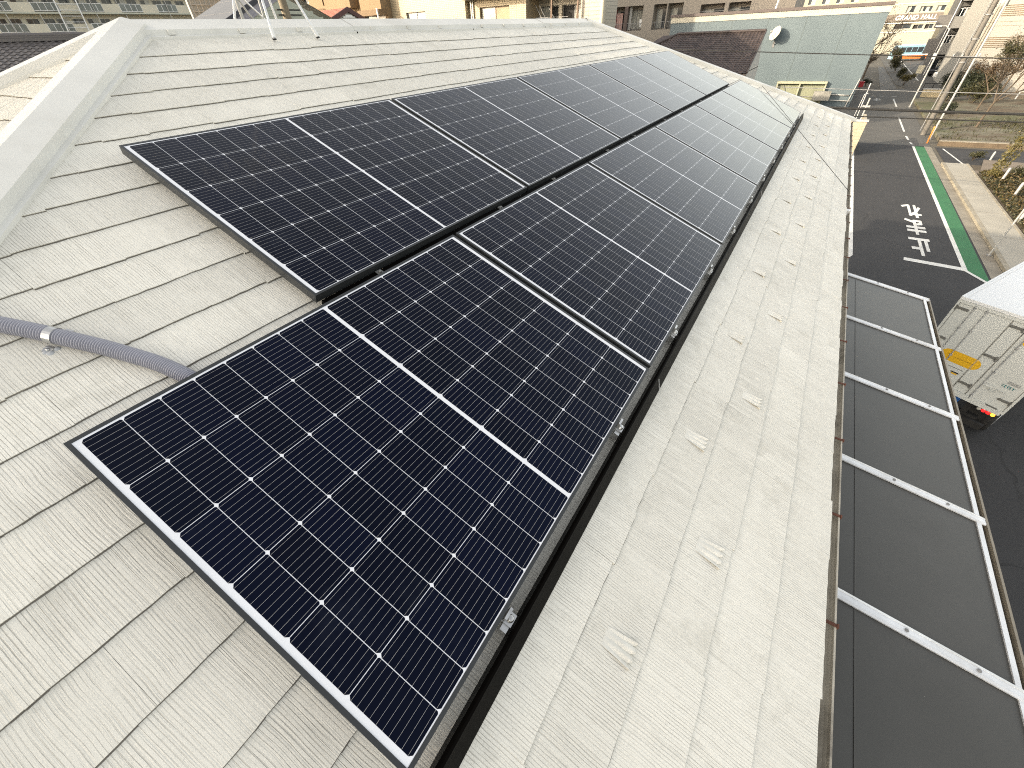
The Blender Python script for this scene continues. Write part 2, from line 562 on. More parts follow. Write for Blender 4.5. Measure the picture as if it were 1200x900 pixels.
# nearest the stop bar: tomare, first sign
strokes(6.46, 7.18, 22.1, 24.15, [(.06, .94, .98, .94), (.52, .02, .52, .94), (.52, .38, .92, .38), (.22, .30, .22, .94)])
strokes(6.47, 7.19, 24.7, 26.75, [(.08, .22, .95, .22), (.08, .46, .95, .46), (.52, .0, .52, .80), (.20, .72, .52, .66), (.20, .72, .20, .92), (.20, .92, .52, .92), (.52, .66, .52, .92), (.52, .80, .96, .98)])
strokes(6.48, 7.20, 27.15, 29.2, [(.28, .02, .28, .98), (.05, .24, .50, .24), (.05, .80, .30, .42), (.30, .42, .56, .20), (.62, .14, .62, .96), (.62, .96, .98, .84), (.36, .36, .64, .14)])
struct('stop_lettering', gl, M_line)

# ------------------------------------------------------------------ the house under the panels
RXm = APEX0.x                    # plan line of the ridge
house = thing('house', 'off-white slate hip roof of the house that carries the solar panels', 'house', (-2.33, 4.7, 0))
def slates(mb, org, eu, ev, en, ulim, vmax, u_start, u_end, kmax=60, seed=1):
    rnd = random.Random(seed)
    step = .1825
    first = (VE - V0) % step
    vb = first + step
    k = 0
    while vb <= vmax + .002:
        vt = vb - step - .03 if k else 0
        u = u_start - rnd.uniform(0, .3) - (.11 if k % 2 else 0)
        cnt = 0; tint = rnd.random()
        while u < u_end:
            wdt = rnd.choice((.19, .21, .26, .30, .30))
            off = rnd.choice((0, 0, .007, .012, -.003))
            cnt += 1
            gap = .0
            if cnt % 4 == 0:
                tint = min(1, max(0, tint + rnd.uniform(-.35, .35))); gap = .0007
            n = 8
            th_ = .0072 + rnd.uniform(-.0006, .0008)
            top = []; bot = []
            for i in range(n + 1):
                uu = u + (wdt - gap) * i / n
                j_ = rnd.uniform(-.0014, .0014)
                v1 = min(vmax + .012, vb + off * .6 + j_)
                lo, hi = ulim(max(0, v1))
                u1 = min(max(uu, lo), hi)
                lo, hi = ulim(max(0, vt))
                u2 = min(max(uu, lo), hi)
                bot.append((u1, v1)); top.append((u2, max(0, vt)))
            if bot[-1][0] - bot[0][0] > 1e-4:
                P = lambda q, h: org + eu * q[0] + ev * q[1] + en * h
                for i in range(n):
                    a, b_, c, d = bot[i], bot[i + 1], top[i + 1], top[i]
                    mb.face([P(a, th_), P(b_, th_), P(c, .0005), P(d, .0005)], 0, [a, b_, c, d], tint)
                    mb.face([P(a, th_ - .0025), P(b_, th_ - .0025), P(b_, th_), P(a, th_)], 0, [a, b_, b_, a], tint)
                    # lower edge darkened to paint in the shadow line, plus grime at the lap
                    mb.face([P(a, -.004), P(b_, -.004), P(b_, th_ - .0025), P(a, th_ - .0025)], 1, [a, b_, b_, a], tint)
                    gl_ = .0012 + rnd.uniform(0, .0022)
                    a2, b2 = (a[0], a[1] + gl_), (b_[0], b_[1] + gl_)
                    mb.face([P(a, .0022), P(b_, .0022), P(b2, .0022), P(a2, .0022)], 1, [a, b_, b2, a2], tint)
                for q in ((bot[0], top[0]), (bot[-1], top[-1])):
                    mb.face([P(q[0], -.004), P(q[0], th_), P(q[1], 0), P(q[1], -.004)], 0, [q[0], q[0], q[1], q[1]], tint)
            u += wdt
        vb += step
        k += 1
def slope(org, eu, ev, en, ulim, us, ue, mt, seed):
    mb = MB()
    slates(mb, org, eu, ev, en, ulim, SLOPE, us, ue, seed=seed)
    lo, hi = ulim(0); l2, h2 = ulim(SLOPE)
    P = lambda u, v, h: org + eu * u + ev * v + en * h
    mb.face([P(lo, 0, -.006), P(hi, 0, -.006), P(h2, SLOPE - .01, -.006), P(l2, SLOPE - .01, -.006)], 0, [(lo, 0), (hi, 0), (h2, SLOPE), (l2, SLOPE)])
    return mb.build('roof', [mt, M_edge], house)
org0 = Vector((APEX0.x, 0, APEX0.z))
main_lim = lambda v: (U0 - KH * v, U1 + KH * v)
roof_main = slope(org0, Y, VX, NX, main_lim, -3, 12.5, M_slate, 3)
end_lim = lambda v: (-KH * v, KH * v)
near = APEX0.copy()
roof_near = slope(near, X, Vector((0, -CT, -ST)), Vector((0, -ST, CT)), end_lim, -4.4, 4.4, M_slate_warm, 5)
far = APEX1.copy()
roof_far = slope(far, X, Vector((0, CT, -ST)), Vector((0, ST, CT)), end_lim, -4.4, 4.4, M_slate, 6)
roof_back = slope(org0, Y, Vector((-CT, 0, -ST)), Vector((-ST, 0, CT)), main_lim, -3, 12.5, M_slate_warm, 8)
roof_near['label'] = 'near hip end of the white roof, sun warmth in its colour'

# folded metal caps over ridge and hips
def cap(name, a, b, half, drop, tanl, seg, nails=True, fl=.028):
    a = Vector(a); b = Vector(b)
    d = (b - a).normalized()
    side = Vector((d.y, -d.x, 0)).normalized()
    up = side.cross(d).normalized()
    if up.z < 0:
        up = -up
    Ln = (b - a).length
    mb = MB()
    n = max(1, int(round(Ln / seg)))
    for i in range(n):
        p = a + d * (Ln * i / n); q = a + d * (Ln * (i + 1) / n + (.012 if i < n - 1 else 0))
        e = .0022 * (i % 2)
        top = drop + .012
        pr = []
        hl = half
        for s_ in (-1, 1):
            pts = [(0, top + e), (s_ * hl, top + e - tanl * hl), (s_ * (hl + .004), top + e - tanl * hl - drop), (s_ * (hl + fl), top + e - tanl * (hl + fl) - drop + .004), (s_ * (hl + fl), top + e - tanl * (hl + fl) - drop - .012)]
            prof = [side * x + up * z for x, z in pts]
            mb.sweep(prof, p, q, closed=False, caps=False)
        if nails:
            k = int((q - p).length / .45)
            for t in range(k):
                c = p + d * (.2 + .45 * t)
                for s_ in (-1, 1):
                    cc = c + side * (s_ * (hl + .006)) + up * (top - tanl * hl - drop * .5)
                    mb.obox(cc, d, side, up, .02, .008, .012)
    # closing pieces at the ends
    return mb.build(name, M_cap, roof_main)
cap('ridge_cap', APEX0 - Y * .03, APEX1 + Y * .03, .128, .026, .40, 1.82)
def hipcap(ap, sx, sy):
    c = ap + Vector((sx * SLOPE * CT, sy * SLOPE * CT, -SLOPE * ST))
    d = (c - ap).normalized()
    return cap('hip_cap', ap + d * .0 + Z * .004, c + d * .05, .108, .034, .283, 1.82, nails=False)
hipcap(APEX0, 1, -1); hipcap(APEX1, 1, 1); hipcap(APEX0, -1, -1); hipcap(APEX1, -1, 1)

# eaves, walls
ez = RP(0, VE).z; ex = RP(0, VE).x
wl = MB()
yl, yh = U0 - KH * SLOPE, U1 + KH * SLOPE
xl = 2 * RXm - ex
wl.box(xl + .5, ex - .45, yl + .5, yh - .5, 0, ez - .13)
wl.build('wall', M_wallcream, house)
fs = MB()
for (x0, x1, y0, y1) in ((ex - .06, ex - .035, yl + .03, yh - .03), (xl + .035, xl + .06, yl + .03, yh - .03), (xl + .06, ex - .06, yl + .035, yl + .06), (xl + .06, ex - .06, yh - .06, yh - .035)):
    fs.box(x0, x1, y0, y1, ez - .20, ez - .02)
fs.box(xl + .06, ex - .061, yl + .061, yh - .061, ez - .15, ez - .128)
fs.build('fascia', mat('brown fascia', (.12, .10, .08), .6), house)
# half round gutter with iron straps
gt = MB()
pr = [Vector((.036 * math.cos(t), 0, .042 * math.sin(t))) for t in [math.pi + i * math.pi / 8 for i in range(9)]]
pr2 = [Vector((.030 * math.cos(t), 0, .036 * math.sin(t))) for t in [2 * math.pi - i * math.pi / 8 for i in range(9)]]
gt.sweep(pr + pr2, (ex + .022, yl, ez - .045), (ex + .022, yh, ez - .045))
gutter = gt.build('gutter', M_gutter, house)
for i in range(30):
    yy = yl + .28 + i * .5
    if yy > yh - .1: break
    br = MB()
    br.box(ex - .03, ex + .058, yy, yy + .012, ez - .0445, ez - .041)
    br.box(ex + .0585, ex + .064, yy, yy + .014, ez - .06, ez - .039)
    br.build('gutter_strap', M_rust, gutter)
dp = MB()
dp.tube([(ex + .03, 5.95, ez - .1), (ex + .03, 5.95, ez - .3), (ex - .3, 5.95, ez - .5), (ex - .40, 5.95, ez - .7), (ex - .40, 5.95, .1)], .03, 10)
dp.build('downpipe', M_wallcream, house)
db = MB(); db.box(ex + .0, ex + .065, 5.92, 5.99, ez - .11, ez - .03); db.box(ex + .01, ex + .055, 5.93, 5.98, ez - .2, ez - .11)
db.build('gutter_outlet', M_white, house)
for yy in (-.9, 1.6, 4.2, 7.4, 10.2):
    for z0 in (.9, 3.3):
        wb = MB(); wb.box(ex - .452, ex - .42, yy - .85, yy + .85, z0, z0 + 1.2)
        wo = wb.build('window', M_alu_white, house)
        wb = MB(); wb.box(ex - .43, ex - .414, yy - .80, yy - .02, z0 + .05, z0 + 1.15); wb.box(ex - .43, ex - .416, yy + .02, yy + .8, z0 + .05, z0 + 1.15)
        wb.build('pane', M_glass, wo)
# painted snow guards: small triple-ribbed brackets on two courses
M_guard = mat('painted guard', (.74, .72, .65), .6, .10, 20, .2, 200, dirt=(.60, .57, .49))
def guard(u, v):
    mb = MB()
    rg = random.Random(int(u * 1000 + v * 77))
    u += rg.uniform(-.006, .006); v += rg.uniform(-.006, .006)
    tw = rg.uniform(-.06, .06)
    nu_, nv_ = 24, 8
    wd = .040 * rg.uniform(.9, 1.08)
    vs = []; fs = []
    for j in range(nv_ + 1):
        for i in range(nu_ + 1):
            a = -1 + 2 * i / nu_
            rib = abs(math.sin(a * math.pi * 1.5))
            t = j / nv_
            length = .082 + .014 * rib
            vv = v - length * (1 - t) + .010 * rib - .006
            vs.append(RP(u + a * wd * (.72 + .28 * t) + tw * .3 * (vv - v), vv, .0035 + t * (.0045 + .0085 * rib)))
    for i in range(nu_ + 1):
        q = vs[nv_ * (nu_ + 1) + i]
        vs.append(q - NX * .02 + VX * .001)
    for j in range(nv_ + 1):
        for i in range(nu_):
            k_ = j * (nu_ + 1) + i
            fs.append((k_, k_ + 1, k_ + nu_ + 2, k_ + nu_ + 1))
    mb.mesh(vs, fs, 0, smooth=False)
    o = mb.build('snow_guard', M_guard, roof_main)
    for p in o.data.polygons:
        pass
    lay = o.data.uv_layers.new(name='UVMap')
    for p in o.data.polygons:
        for li in p.loop_indices:
            co = o.data.vertices[o.data.loops[li].vertex_index].co
            lay.data[li].uv = (co.y, co.x)
    return o
for i in range(13):
    guard(.52 + .908 * i - .006 * i, 1.505)
for i in range(13):
    guard(.985 + .905 * i, 1.685)

# ------------------------------------------------------------------ solar panels
PL, PWd, PT = 1.5385, 1.1307, .035
LIP = .0105
def make_panel(loc, label):
    root = thing('solar_panel', label, 'solar panel', loc, 'solar panels on the roof')
    o = Vector(loc)
    P = lambda u, v, h: o + Y * u + VX * v + NX * h
    f = MB()
    def bar(u0, u1, v0, v1, h0, h1):
        f.obox(P((u0 + u1) / 2, (v0 + v1) / 2, (h0 + h1) / 2), Y, VX, NX, (u1 - u0) / 2, (v1 - v0) / 2, (h1 - h0) / 2)
    # outer walls and top lip, one clean ring
    bar(0, PL, 0, LIP, -PT, 0); bar(0, PL, PWd - LIP, PWd, -PT, 0)
    bar(0, LIP, LIP, PWd - LIP, -PT, 0); bar(PL - LIP, PL, LIP, PWd - LIP, -PT, 0)
    f.build('frame', M_frame, root)
    b = MB()
    b.obox(P(PL / 2, PWd / 2, -.0045), Y, VX, NX, PL / 2 - LIP - .0002, PWd / 2 - LIP - .0002, .003)
    b.build('backsheet', M_back, root)
    c = MB()
    mu, mv, gmid, pu, pv = .0247, .0164, .0125, .0921, .1835
    rr = random.Random(len(label))
    for half in (0, 1):
        for i in range(8):
            for r in range(6):
                ua = mu + i * pu + (0 if half == 0 else 8 * pu + gmid) + .00095
                ub = ua + pu - .0019
                va = mv + r * pv + .00095; vb = va + pv - .0019
                ch = .0075
                pts = [(ua + ch * .8, va), (ub - .003, va), (ub, va + .0035), (ub, vb - .0035), (ub - .003, vb), (ua + ch * .8, vb), (ua, vb - ch), (ua, va + ch)]
                c.face([P(u, v, -.0012) for u, v in pts], 0, [(u - ua, v - va + .0) for u, v in pts], rr.random())
    c.build('cells', M_cell, root)
    return root
ranks = ['nearest', 'second', 'third', 'fourth', 'fifth', 'farthest']
LP = 1.5606; VR = 1.1791; UO = .7842
p0 = make_panel(RP(0, 0, .085), 'nearest and largest-looking solar panel, in the lower row beside the corrugated conduit')
for i in range(1, 6):
    t_ = {1: 'second solar panel from the near end of the lower row by the black trim', 2: 'third solar panel along the lower row by the black trim',
          3: 'fourth solar panel along the lower row by the black trim', 4: 'fifth solar panel along the lower row, one before its far end',
          5: 'farthest solar panel of the lower row, next to the far hip and blue building'}[i]
    q = copy_tree(p0, None, RP(LP * i, 0, .085)); q['label'] = t_
for i in range(5):
    t_ = ['nearest solar panel of the upper row, its dark near edge facing the white hip cap', 'second solar panel along the upper row from the near end', 'middle solar panel of the upper row nearer the ridge', 'fourth solar panel of the upper row, one before its far end', 'farthest solar panel of the upper row, touching the far hip'][i]
    q = copy_tree(p0, None, RP(UO + LP * i, -VR, .085)); q['label'] = t_

# rack: rails under the rows, black trim along the lower edge, silver clamps
rack = thing('mounting_rack', 'black edge trim and hidden rails with silver clamps below the lower panel row', 'panel mount', RP(4.7, 1.2, 0))
rt = MB()
prof = [(1.172, 0.004), (1.172, .062), (1.180, .070), (1.186, .070), (1.190, .064), (1.228, .010), (1.228, .004)]
pv_ = [VX * v + NX * h for v, h in prof]
rt.sweep(pv_, RP(-.04, 0, 0), RP(9.50, 0, 0))
trim = rt.build('edge_strip', M_blk, rack)
r2 = MB()
for i in range(1, 4):
    u_ = i * 3.122 * .5 * 2 - 1.58
    r2.obox(RP(u_, 1.211, .0385), Y, VX * .577 - NX * .817, VX * .817 + NX * .577, .0015, .032, .0012)
r2.build('trim_joint', M_alu, trim)
for v in (.22, .90):
    r1 = MB(); r1.obox(RP(4.68, v, .026), Y, VX, NX, 4.66, .018, .022); r1.build('rail', M_blk, rack)
    r1 = MB(); r1.obox(RP(4.68, v - VR, .026), Y, VX, NX, 3.86, .018, .022); r1.build('rail', M_blk, rack)
r1 = MB(); r1.obox(RP(UO + 3.9, -.0245, .030), Y, VX, NX, 3.88, .018, .026); r1.build('edge_strip', M_blk, rack)  # black strip filling the gap between rows, standing in for its shade
def clamp(u, v, low=False):
    mb = MB()
    if low:
        mb.obox(RP(u, v, .062), Y, VX, NX, .014, .012, .002)
        mb.lathe(RP(u, v + .002, .064), NX, [(0, .008), (.005, .007), (.009, .005), (.0091, 0)], 12)
        return mb.build('clamp', M_zinc_dull, rack)
    mb.obox(RP(u, v, .055), Y, VX, NX, .017, .016, .003)
    mb.obox(RP(u, v - .011, .072), Y, VX, NX, .016, .004, .018)
    mb.obox(RP(u - .020, v + .004, .035), Y, VX, NX, .014, .010, .016)
    mb.lathe(RP(u, v + .003, .058), NX, [(0, .011), (.004, .011), (.005, .0085), (.012, .0085), (.013, .006), (.0131, 0)], 12)
    return mb.build('clamp', M_zinc, rack)
for n in range(6):
    for du in (.37, 1.17):
        clamp(LP * n + du, 1.150)
for n in range(5):
    for du in (.30, 1.22):
        clamp(UO + LP * n + du, -.026, True)

# grey corrugated conduit with its saddle
def conduit():
    root = thing('conduit', 'grey corrugated conduit bending over the slates and under the nearest panel', 'conduit', RP(.15, -.4, 0))
    pts = [(-.30, -1.10), (-.12, -.85), (.00, -.66), (.08, -.53), (.135, -.44), (.175, -.365), (.215, -.29), (.25, -.215), (.282, -.14), (.302, -.07), (.315, .0), (.32, .10)]
    P = []
    for i in range(len(pts) - 1):
        p_1 = pts[max(i - 1, 0)]; p0_ = pts[i]; p1_ = pts[i + 1]; p2_ = pts[min(i + 2, len(pts) - 1)]
        n = 60 if i >= 2 else 20
        for s in range(n):
            t = s / n
            q = [0.5 * ((2 * p0_[k]) + (-p_1[k] + p1_[k]) * t + (2 * p_1[k] - 5 * p0_[k] + 4 * p1_[k] - p2_[k]) * t * t + (-p_1[k] + 3 * p0_[k] - 3 * p1_[k] + p2_[k]) * t ** 3) for k in (0, 1)]
            P.append((q[0], q[1]))
    # resample to a fine pitch for the ribs
    out = [P[0]]; acc = 0
    step = .00175
    for a, b_ in zip(P, P[1:]):
        seg = math.dist(a, b_)
        while acc + seg >= step:
            t = (step - acc) / seg
            a = (a[0] + (b_[0] - a[0]) * t, a[1] + (b_[1] - a[1]) * t)
            out.append(a); seg = math.dist(a, b_); acc = 0
        acc += seg
    prof_ = [.0205, .0245, .0245, .0205]
    rs = [prof_[i % 4] for i in range(len(out))]
    mb = MB()
    mb.tube([RP(u, v, .030) for u, v in out], rs, 24, smooth=False)
    mb.build('hose', M_conduit, root)
    sd = MB()
    d = (RP(.175, -.365) - RP(.135, -.44)).normalized()
    sidev = NX.cross(d)
    c = RP(.155, -.402, .030)
    R_ = .0262
    prev = None
    for i in range(15):
        t = math.pi * (-.12 + 1.24 * i / 14)
        q = sidev * (R_ * math.cos(t)) + NX * (R_ * math.sin(t))
        if prev is not None:
            sd.face([c + prev - d * .011, c + prev + d * .011, c + q + d * .011, c + q - d * .011])
        prev = q
    for s_ in (-1, 1):
        sd.obox(c + sidev * (s_ * .036) - NX * .024, d, sidev, NX, .011, .012, .0015)
        sd.lathe(c + sidev * (s_ * .038) - NX * .0225, NX, [(0, .005), (.003, .004), (.0031, 0)], 8)
    sd.build('saddle', M_zinc, root)
    cp = MB()
    rr = random.Random(2)
    for q in range(8):
        cc = c + sidev * (-.038 + rr.uniform(-.010, .012)) + d * rr.uniform(-.016, .016) - NX * .0262
        r_ = rr.uniform(.006, .012)
        cp.lathe(cc, NX, [(-.004, r_ * 1.2), (.001, r_), (.0035, r_ * .6), (.0042, 0)], 9)
    cp.build('sealant', mat('grey sealant', (.45, .46, .47), .5), root)
conduit()

# roof stand of the TV antenna on the ridge
def antenna():
    root = thing('antenna_stand', 'galvanised four-legged antenna stand straddling the white ridge', 'antenna stand', APEX0 + Vector((0, .95, .05)))
    ap = Vector((RXm, 2.46, 8.17))
    feet = [RP(2.29, -2.215, .02), RP(2.655, -2.215, .02), Vector((2 * RXm - RP(0, -2.215).x, 2.69, RP(0, -2.215).z)), Vector((2 * RXm - RP(0, -2.215).x, 2.28, RP(0, -2.215).z))]
    for ft in feet:
        mb = MB()
        d = (ap - ft).normalized()
        mb.tube([ft + d * .05, ap], .0085, 10, 0)
        lg = mb.build('leg', M_alu_white, root)
        mb = MB()
        mb.tube([ft, ft + d * .075], .0125, 10, 0)
        mb.tube([ft - Z * .004, ft + d * .006], .013, 10, 1)
        mb.build('foot', [M_white, M_rubber], lg)
    mb = MB(); mb.tube([ap - Z * .25, ap + Z * 1.1], .016, 12); mb.build('mast', M_alu, root)
    mb = MB(); mb.tube([ap - Z * .03, ap + Z * .03], .035, 12); mb.build('collar', M_zinc, root)
    mb = MB()
    mb.tube([ap + Vector((-.05, -.45, 1.0)), ap + Vector((.02, .45, 1.0))], .008, 8)
    for i in range(9):
        y_ = -.42 + i * .105
        mb.tube([ap + Vector((-.16, y_, 1.0)), ap + Vector((.16, y_, 1.0))], .004, 6)
    mb.build('antenna', M_alu, root)
antenna()

# ------------------------------------------------------------------ lean-to awning below the eave
def awning():
    root = thing('awning', 'dark smoke sheet awning with silver rafters under the eave', 'awning', (1.45, 2.5, 5.3))
    x0, z0 = 1.46, 5.50
    x1, z1 = 2.774, 5.29
    sd = Vector((x1 - x0, 0, z1 - z0)); Ln = sd.length; sd.normalize()
    up = Vector((-sd.z, 0, sd.x))
    rows = [5.09, 4.16, 3.25, 2.355, 1.45, .54, -.37, -1.28]
    for a, b_ in zip(rows, rows[1:]):
        mb = MB()
        mb.obox(Vector((x0, (a + b_) / 2, z0)) + sd * (Ln / 2), Y, sd, up, (a - b_) / 2 - .012, Ln / 2 - .012, .0025)
        s_ = mb.build('sheet', M_sheet, root)
        mb = MB()
        mb.obox(Vector((x0, (a + b_) / 2, z0)) + sd * (Ln * .545) + up * .0034, Y, sd, up, (a - b_) / 2 - .02, .0035, .0016)
        mb.build('crease', mat('sheet crease', (.062, .060, .054), .5), s_)
    for i, y in enumerate(rows):
        mb = MB()
        hw = .026 if i else .032
        L0 = .45
        pr_ = [Y * -hw + up * .002, Y * -hw + up * .009, Y * (-hw * .55) + up * .013, Y * (-hw * .5) + up * .0105, Y * (hw * .5) + up * .0105, Y * (hw * .55) + up * .013, Y * hw + up * .009, Y * hw + up * .002]
        a = Vector((x0, y, z0)) + up * .003
        mb.sweep(pr_, a, a + sd * (Ln + (.022 if i else .035)))
        r_ = mb.build('rafter', M_alu_white, root)
        for t in (.92, 1.18):
            mb = MB(); mb.lathe(a + sd * t + up * .0135, up, [(0, .008), (.003, .006), (.0031, 0)], 10)
            mb.build('screw', M_mid, r_)
    # outer edge: glazing bar, gutter channel, outer lip
    ya, yb = rows[0] + .03, rows[-1]
    mb = MB()
    mb.sweep([Vector((-.018, 0, .004)), Vector((-.018, 0, .013)), Vector((.003, 0, .011)), Vector((.003, 0, .0))], (x1, ya, z1), (x1, yb, z1))
    mb.build('edge_bar', M_alu_white, root)
    mb = MB()
    gp = [(.007, .004), (.007, -.04), (.026, -.04), (.026, .010), (.036, .010), (.036, .004), (.030, .004), (.030, -.046), (.004, -.046), (.004, .004)]
    mb.sweep([Vector((a, 0, b_)) for a, b_ in gp], (x1, ya, z1), (x1, yb, z1))
    mb.build('front_gutter', M_bronze, root)
    for y in rows[1:]:
        mb = MB(); mb.box(x1 + .008, x1 + .025, y - .02, y + .02, z1 - .036, z1 - .012); mb.build('bracket', M_bronze, root)
    for y in (4.9, 2.35, -.9):
        mb = MB(); mb.box(x1 + .003, x1 + .029, y - .03, y + .03, 0, z1 - .047); mb.build('post', M_bronze, root)
awning()

# ------------------------------------------------------------------ box truck parked beside the house
def truck():
    A = Vector((5.08, 11.26, 0)); D = Vector((.88, -.475, 0)).normalized(); Lg = Vector((-D.y, D.x, 0))
    root = thing('truck', 'white box truck with yellow stickers and rear doors parked beyond the awning', 'truck', A + D * .89 + Lg * 2)
    W_, ZB, ZT, BL = 1.78, 1.0, 2.95, 3.3
    P = lambda s, l, z: A + D * s + Lg * l + Z * z
    M_tw = mat('truck panel', (.59, .61, .59), .5, .06, 1.2, dirt=(.55, .54, .49))
    M_troof = mat('truck roof', (.74, .76, .77), .5, .05, .8)
    M_hinge = mat('dull grey hinge', (.15, .15, .14), .55, .2, 20)
    def bx(mb, s0, s1, l0, l1, z0, z1, mi=0):
        mb.obox(P((s0 + s1) / 2, (l0 + l1) / 2, (z0 + z1) / 2), D, Lg, Z, abs(s1 - s0) / 2, abs(l1 - l0) / 2, abs(z1 - z0) / 2, mi)
    mb = MB(); bx(mb, .01, W_ - .01, .035, BL, ZB, ZT - .03)
    body = mb.build('cargo_box', M_tw, root)
    mb = MB(); bx(mb, -.01, W_ + .01, .0, BL + .01, ZT - .03, ZT)
    bx(mb, -.013, .022, .0, BL, ZT - .06, ZT + .012); bx(mb, W_ - .022, W_ + .013, .0, BL, ZT - .06, ZT + .012); bx(mb, -.01, W_ + .01, -.015, .02, ZT - .055, ZT + .008)
    mb.build('box_roof', M_troof, body)
    mb = MB()
    for s_ in (.07, W_ - .075):
        for i in range(40):
            bx(mb, s_, s_ + .012, .06 + i * .08, .085 + i * .08, ZT + .0005, ZT + .004)
    mb.build('roof_seam', M_lgrey, body)
    mb = MB()
    bx(mb, -.012, .03, -.008, .05, ZB, ZT - .061); bx(mb, W_ - .03, W_ + .012, -.008, .05, ZB, ZT - .061); bx(mb, .03, W_ - .03, -.008, .05, ZB - .06, ZB + .06); bx(mb, .03, W_ - .03, -.008, .05, ZT - .12, ZT - .061)
    mb.build('rear_frame', M_tw, body)
    # three-leaf rear doors
    for (s0, s1) in ((.035, .865), (.875, 1.105), (1.115, W_ - .035)):
        mb = MB(); bx(mb, s0, s1, .012, .034, ZB + .065, ZT - .125)
        dr = mb.build('rear_door', M_tw, root)
        mb = MB()
        bx(mb, s0, s0 + .006, .006, .0115, ZB + .065, ZT - .125); bx(mb, s1 - .006, s1, .006, .0115, ZB + .065, ZT - .125)
        mb.build('door_seal', mat('door seal', (.34, .34, .32), .6), dr)
    for s in (.285, .475, 1.20):
        mb = MB()
        mb.tube([P(s, -.012, ZB + .03), P(s, -.012, ZT - .085)], .011, 8)
        for z in (1.12, 1.75, 2.35, 2.8):
            bx(mb, s - .025, s + .025, -.006, .011, z - .02, z + .02)
        mb.build('lock_rod', M_alu, root)
    def hinge(s, z, dr):
        mb = MB()
        e = .085
        bx(mb, s - e, s + e, -.008, .006, z - .024, z + .024)
        mb.lathe(P(s - dr * e, -.008, z), Lg, [(0, 0), (.0001, .024), (.014, .024)], 14)
        mb.tube([P(s + dr * (e + .012), -.014, z - .055), P(s + dr * (e + .012), -.014, z + .055)], .014, 8)
        mb.build('hinge', M_hinge, root)
    for z in (2.72, 2.02, 1.28):
        hinge(.985, z, 1)
        hinge(.125, z, -1)
        hinge(1.645, z, 1)
    M_yel = mat('yellow sticker', (.74, .43, .02), .45, .05)
    def sticker(s0, s1, z0, z1, m_, rnd_l, rnd_r, nm, o_=-.0005):
        mb = MB(); r = (z1 - z0) / 2; zc = (z0 + z1) / 2; pts = []
        if rnd_r:
            pts += [(s1 - r + r * math.sin(t), zc + r * math.cos(t)) for t in [i * math.pi / 10 for i in range(11)]]
        else:
            pts += [(s1, z1), (s1, z0)]
        if rnd_l:
            pts += [(s0 + r - r * math.sin(t), zc - r * math.cos(t)) for t in [i * math.pi / 10 for i in range(11)]]
        else:
            pts += [(s0, z0), (s0, z1)]
        mb.face([P(s, .0085 + o_, z) for s, z in pts])
        return mb.build(nm, m_, root)
    sticker(.30, .985, 1.60, 1.86, M_yel, True, True, 'yellow_sticker')
    sticker(1.18, 1.75, 2.42, 2.68, M_yel, True, True, 'yellow_sticker')
    for (s0, s1, z0, z1) in ((.56, .82, 1.505, 1.512), (.56, .88, 1.722, 1.728)):
        sticker(s0, s1, z0, z1, M_dark, False, False, 'sticker_line', -.003)
    sticker(.66, .80, 1.40, 1.425, M_dark, False, False, 'sticker_line', -.003)
    sticker(.68, .78, 1.365, 1.395, M_yel, False, False, 'sticker_line', -.003)
    M_teal = mat('teal lettering', (.02, .16, .17), .5)
    # small teal and grey emblem plates: blocks with cut letters
    mb = MB()
    for i, wdt in enumerate((.030, .026, .030, .026, .030)):
        s = 1.425 + i * .041
        z = 1.575
        mb.face([P(s, .004, z + .028), P(s + wdt + .006, .004, z + .028), P(s + wdt + .006, .004, z + .019), P(s, .004, z + .019)])
        mb.face([P(s + wdt * .35, .0035, z + .019), P(s + wdt * .75, .0035, z + .019), P(s + wdt * .75, .0035, z - .026), P(s + wdt * .35, .0035, z - .026)])
        if i % 2:
            mb.face([P(s, .003, z - .018), P(s + wdt, .003, z - .018), P(s + wdt, .003, z - .027), P(s, .003, z - .027)])
    mb.build('teal_letters', M_teal, root)
    mb = MB()
    for r in range(4):
        mb.face([P(1.47, .004, 1.700 - r * .017), P(1.66, .004, 1.700 - r * .017), P(1.66, .004, 1.693 - r * .017), P(1.47, .004, 1.693 - r * .017)])
    mb.build('grille_mark', M_mid, root)
    mb = MB(); mb.tube([P(1.20, -.012, 1.44), P(1.34, -.012, 1.44), P(1.34, -.012, 1.37), P(1.43, -.012, 1.37), P(1.43, -.012, 1.45), P(1.55, -.012, 1.45)], .008, 8)
    bx(mb, 1.24, 1.38, -.004, .008, 1.40, 1.50); mb.build('latch_handle', M_tw, root)
    sticker(1.47, 1.66, 1.045, 1.075, M_hinge, False, False, 'maker_plate', -.018)
    # chassis, bumper, lamps, mud flaps, wheels
    mb = MB(); bx(mb, .45, .55, .1, 5.0, .62, .93); bx(mb, 1.23, 1.33, .1, 5.0, .62, .93); bx(mb, .25, 1.53, .12, .2, .55, .62)
    mb.build('chassis', M_rubber, root)
    mb = MB(); bx(mb, .10, 1.70, .03, .11, .42, .56); mb.build('bumper', M_rubber, root)
    mb = MB(); bx(mb, 1.28, 1.60, .26, .29, .30, .80); mb.build('mud_flap', M_rubber, root)
    mb = MB(); bx(mb, .20, .52, .26, .29, .30, .80); mb.build('mud_flap', M_rubber, root)
    mb = MB(); bx(mb, .80, 1.25, .022, .029, .455, .53); mb.build('yellow_strip', M_yel, root)
    mb = MB(); bx(mb, .86, 1.10, .16, .3, .72, .92); mb.build('blue_tank', mat('blue tank', (.03, .13, .42), .4), root)
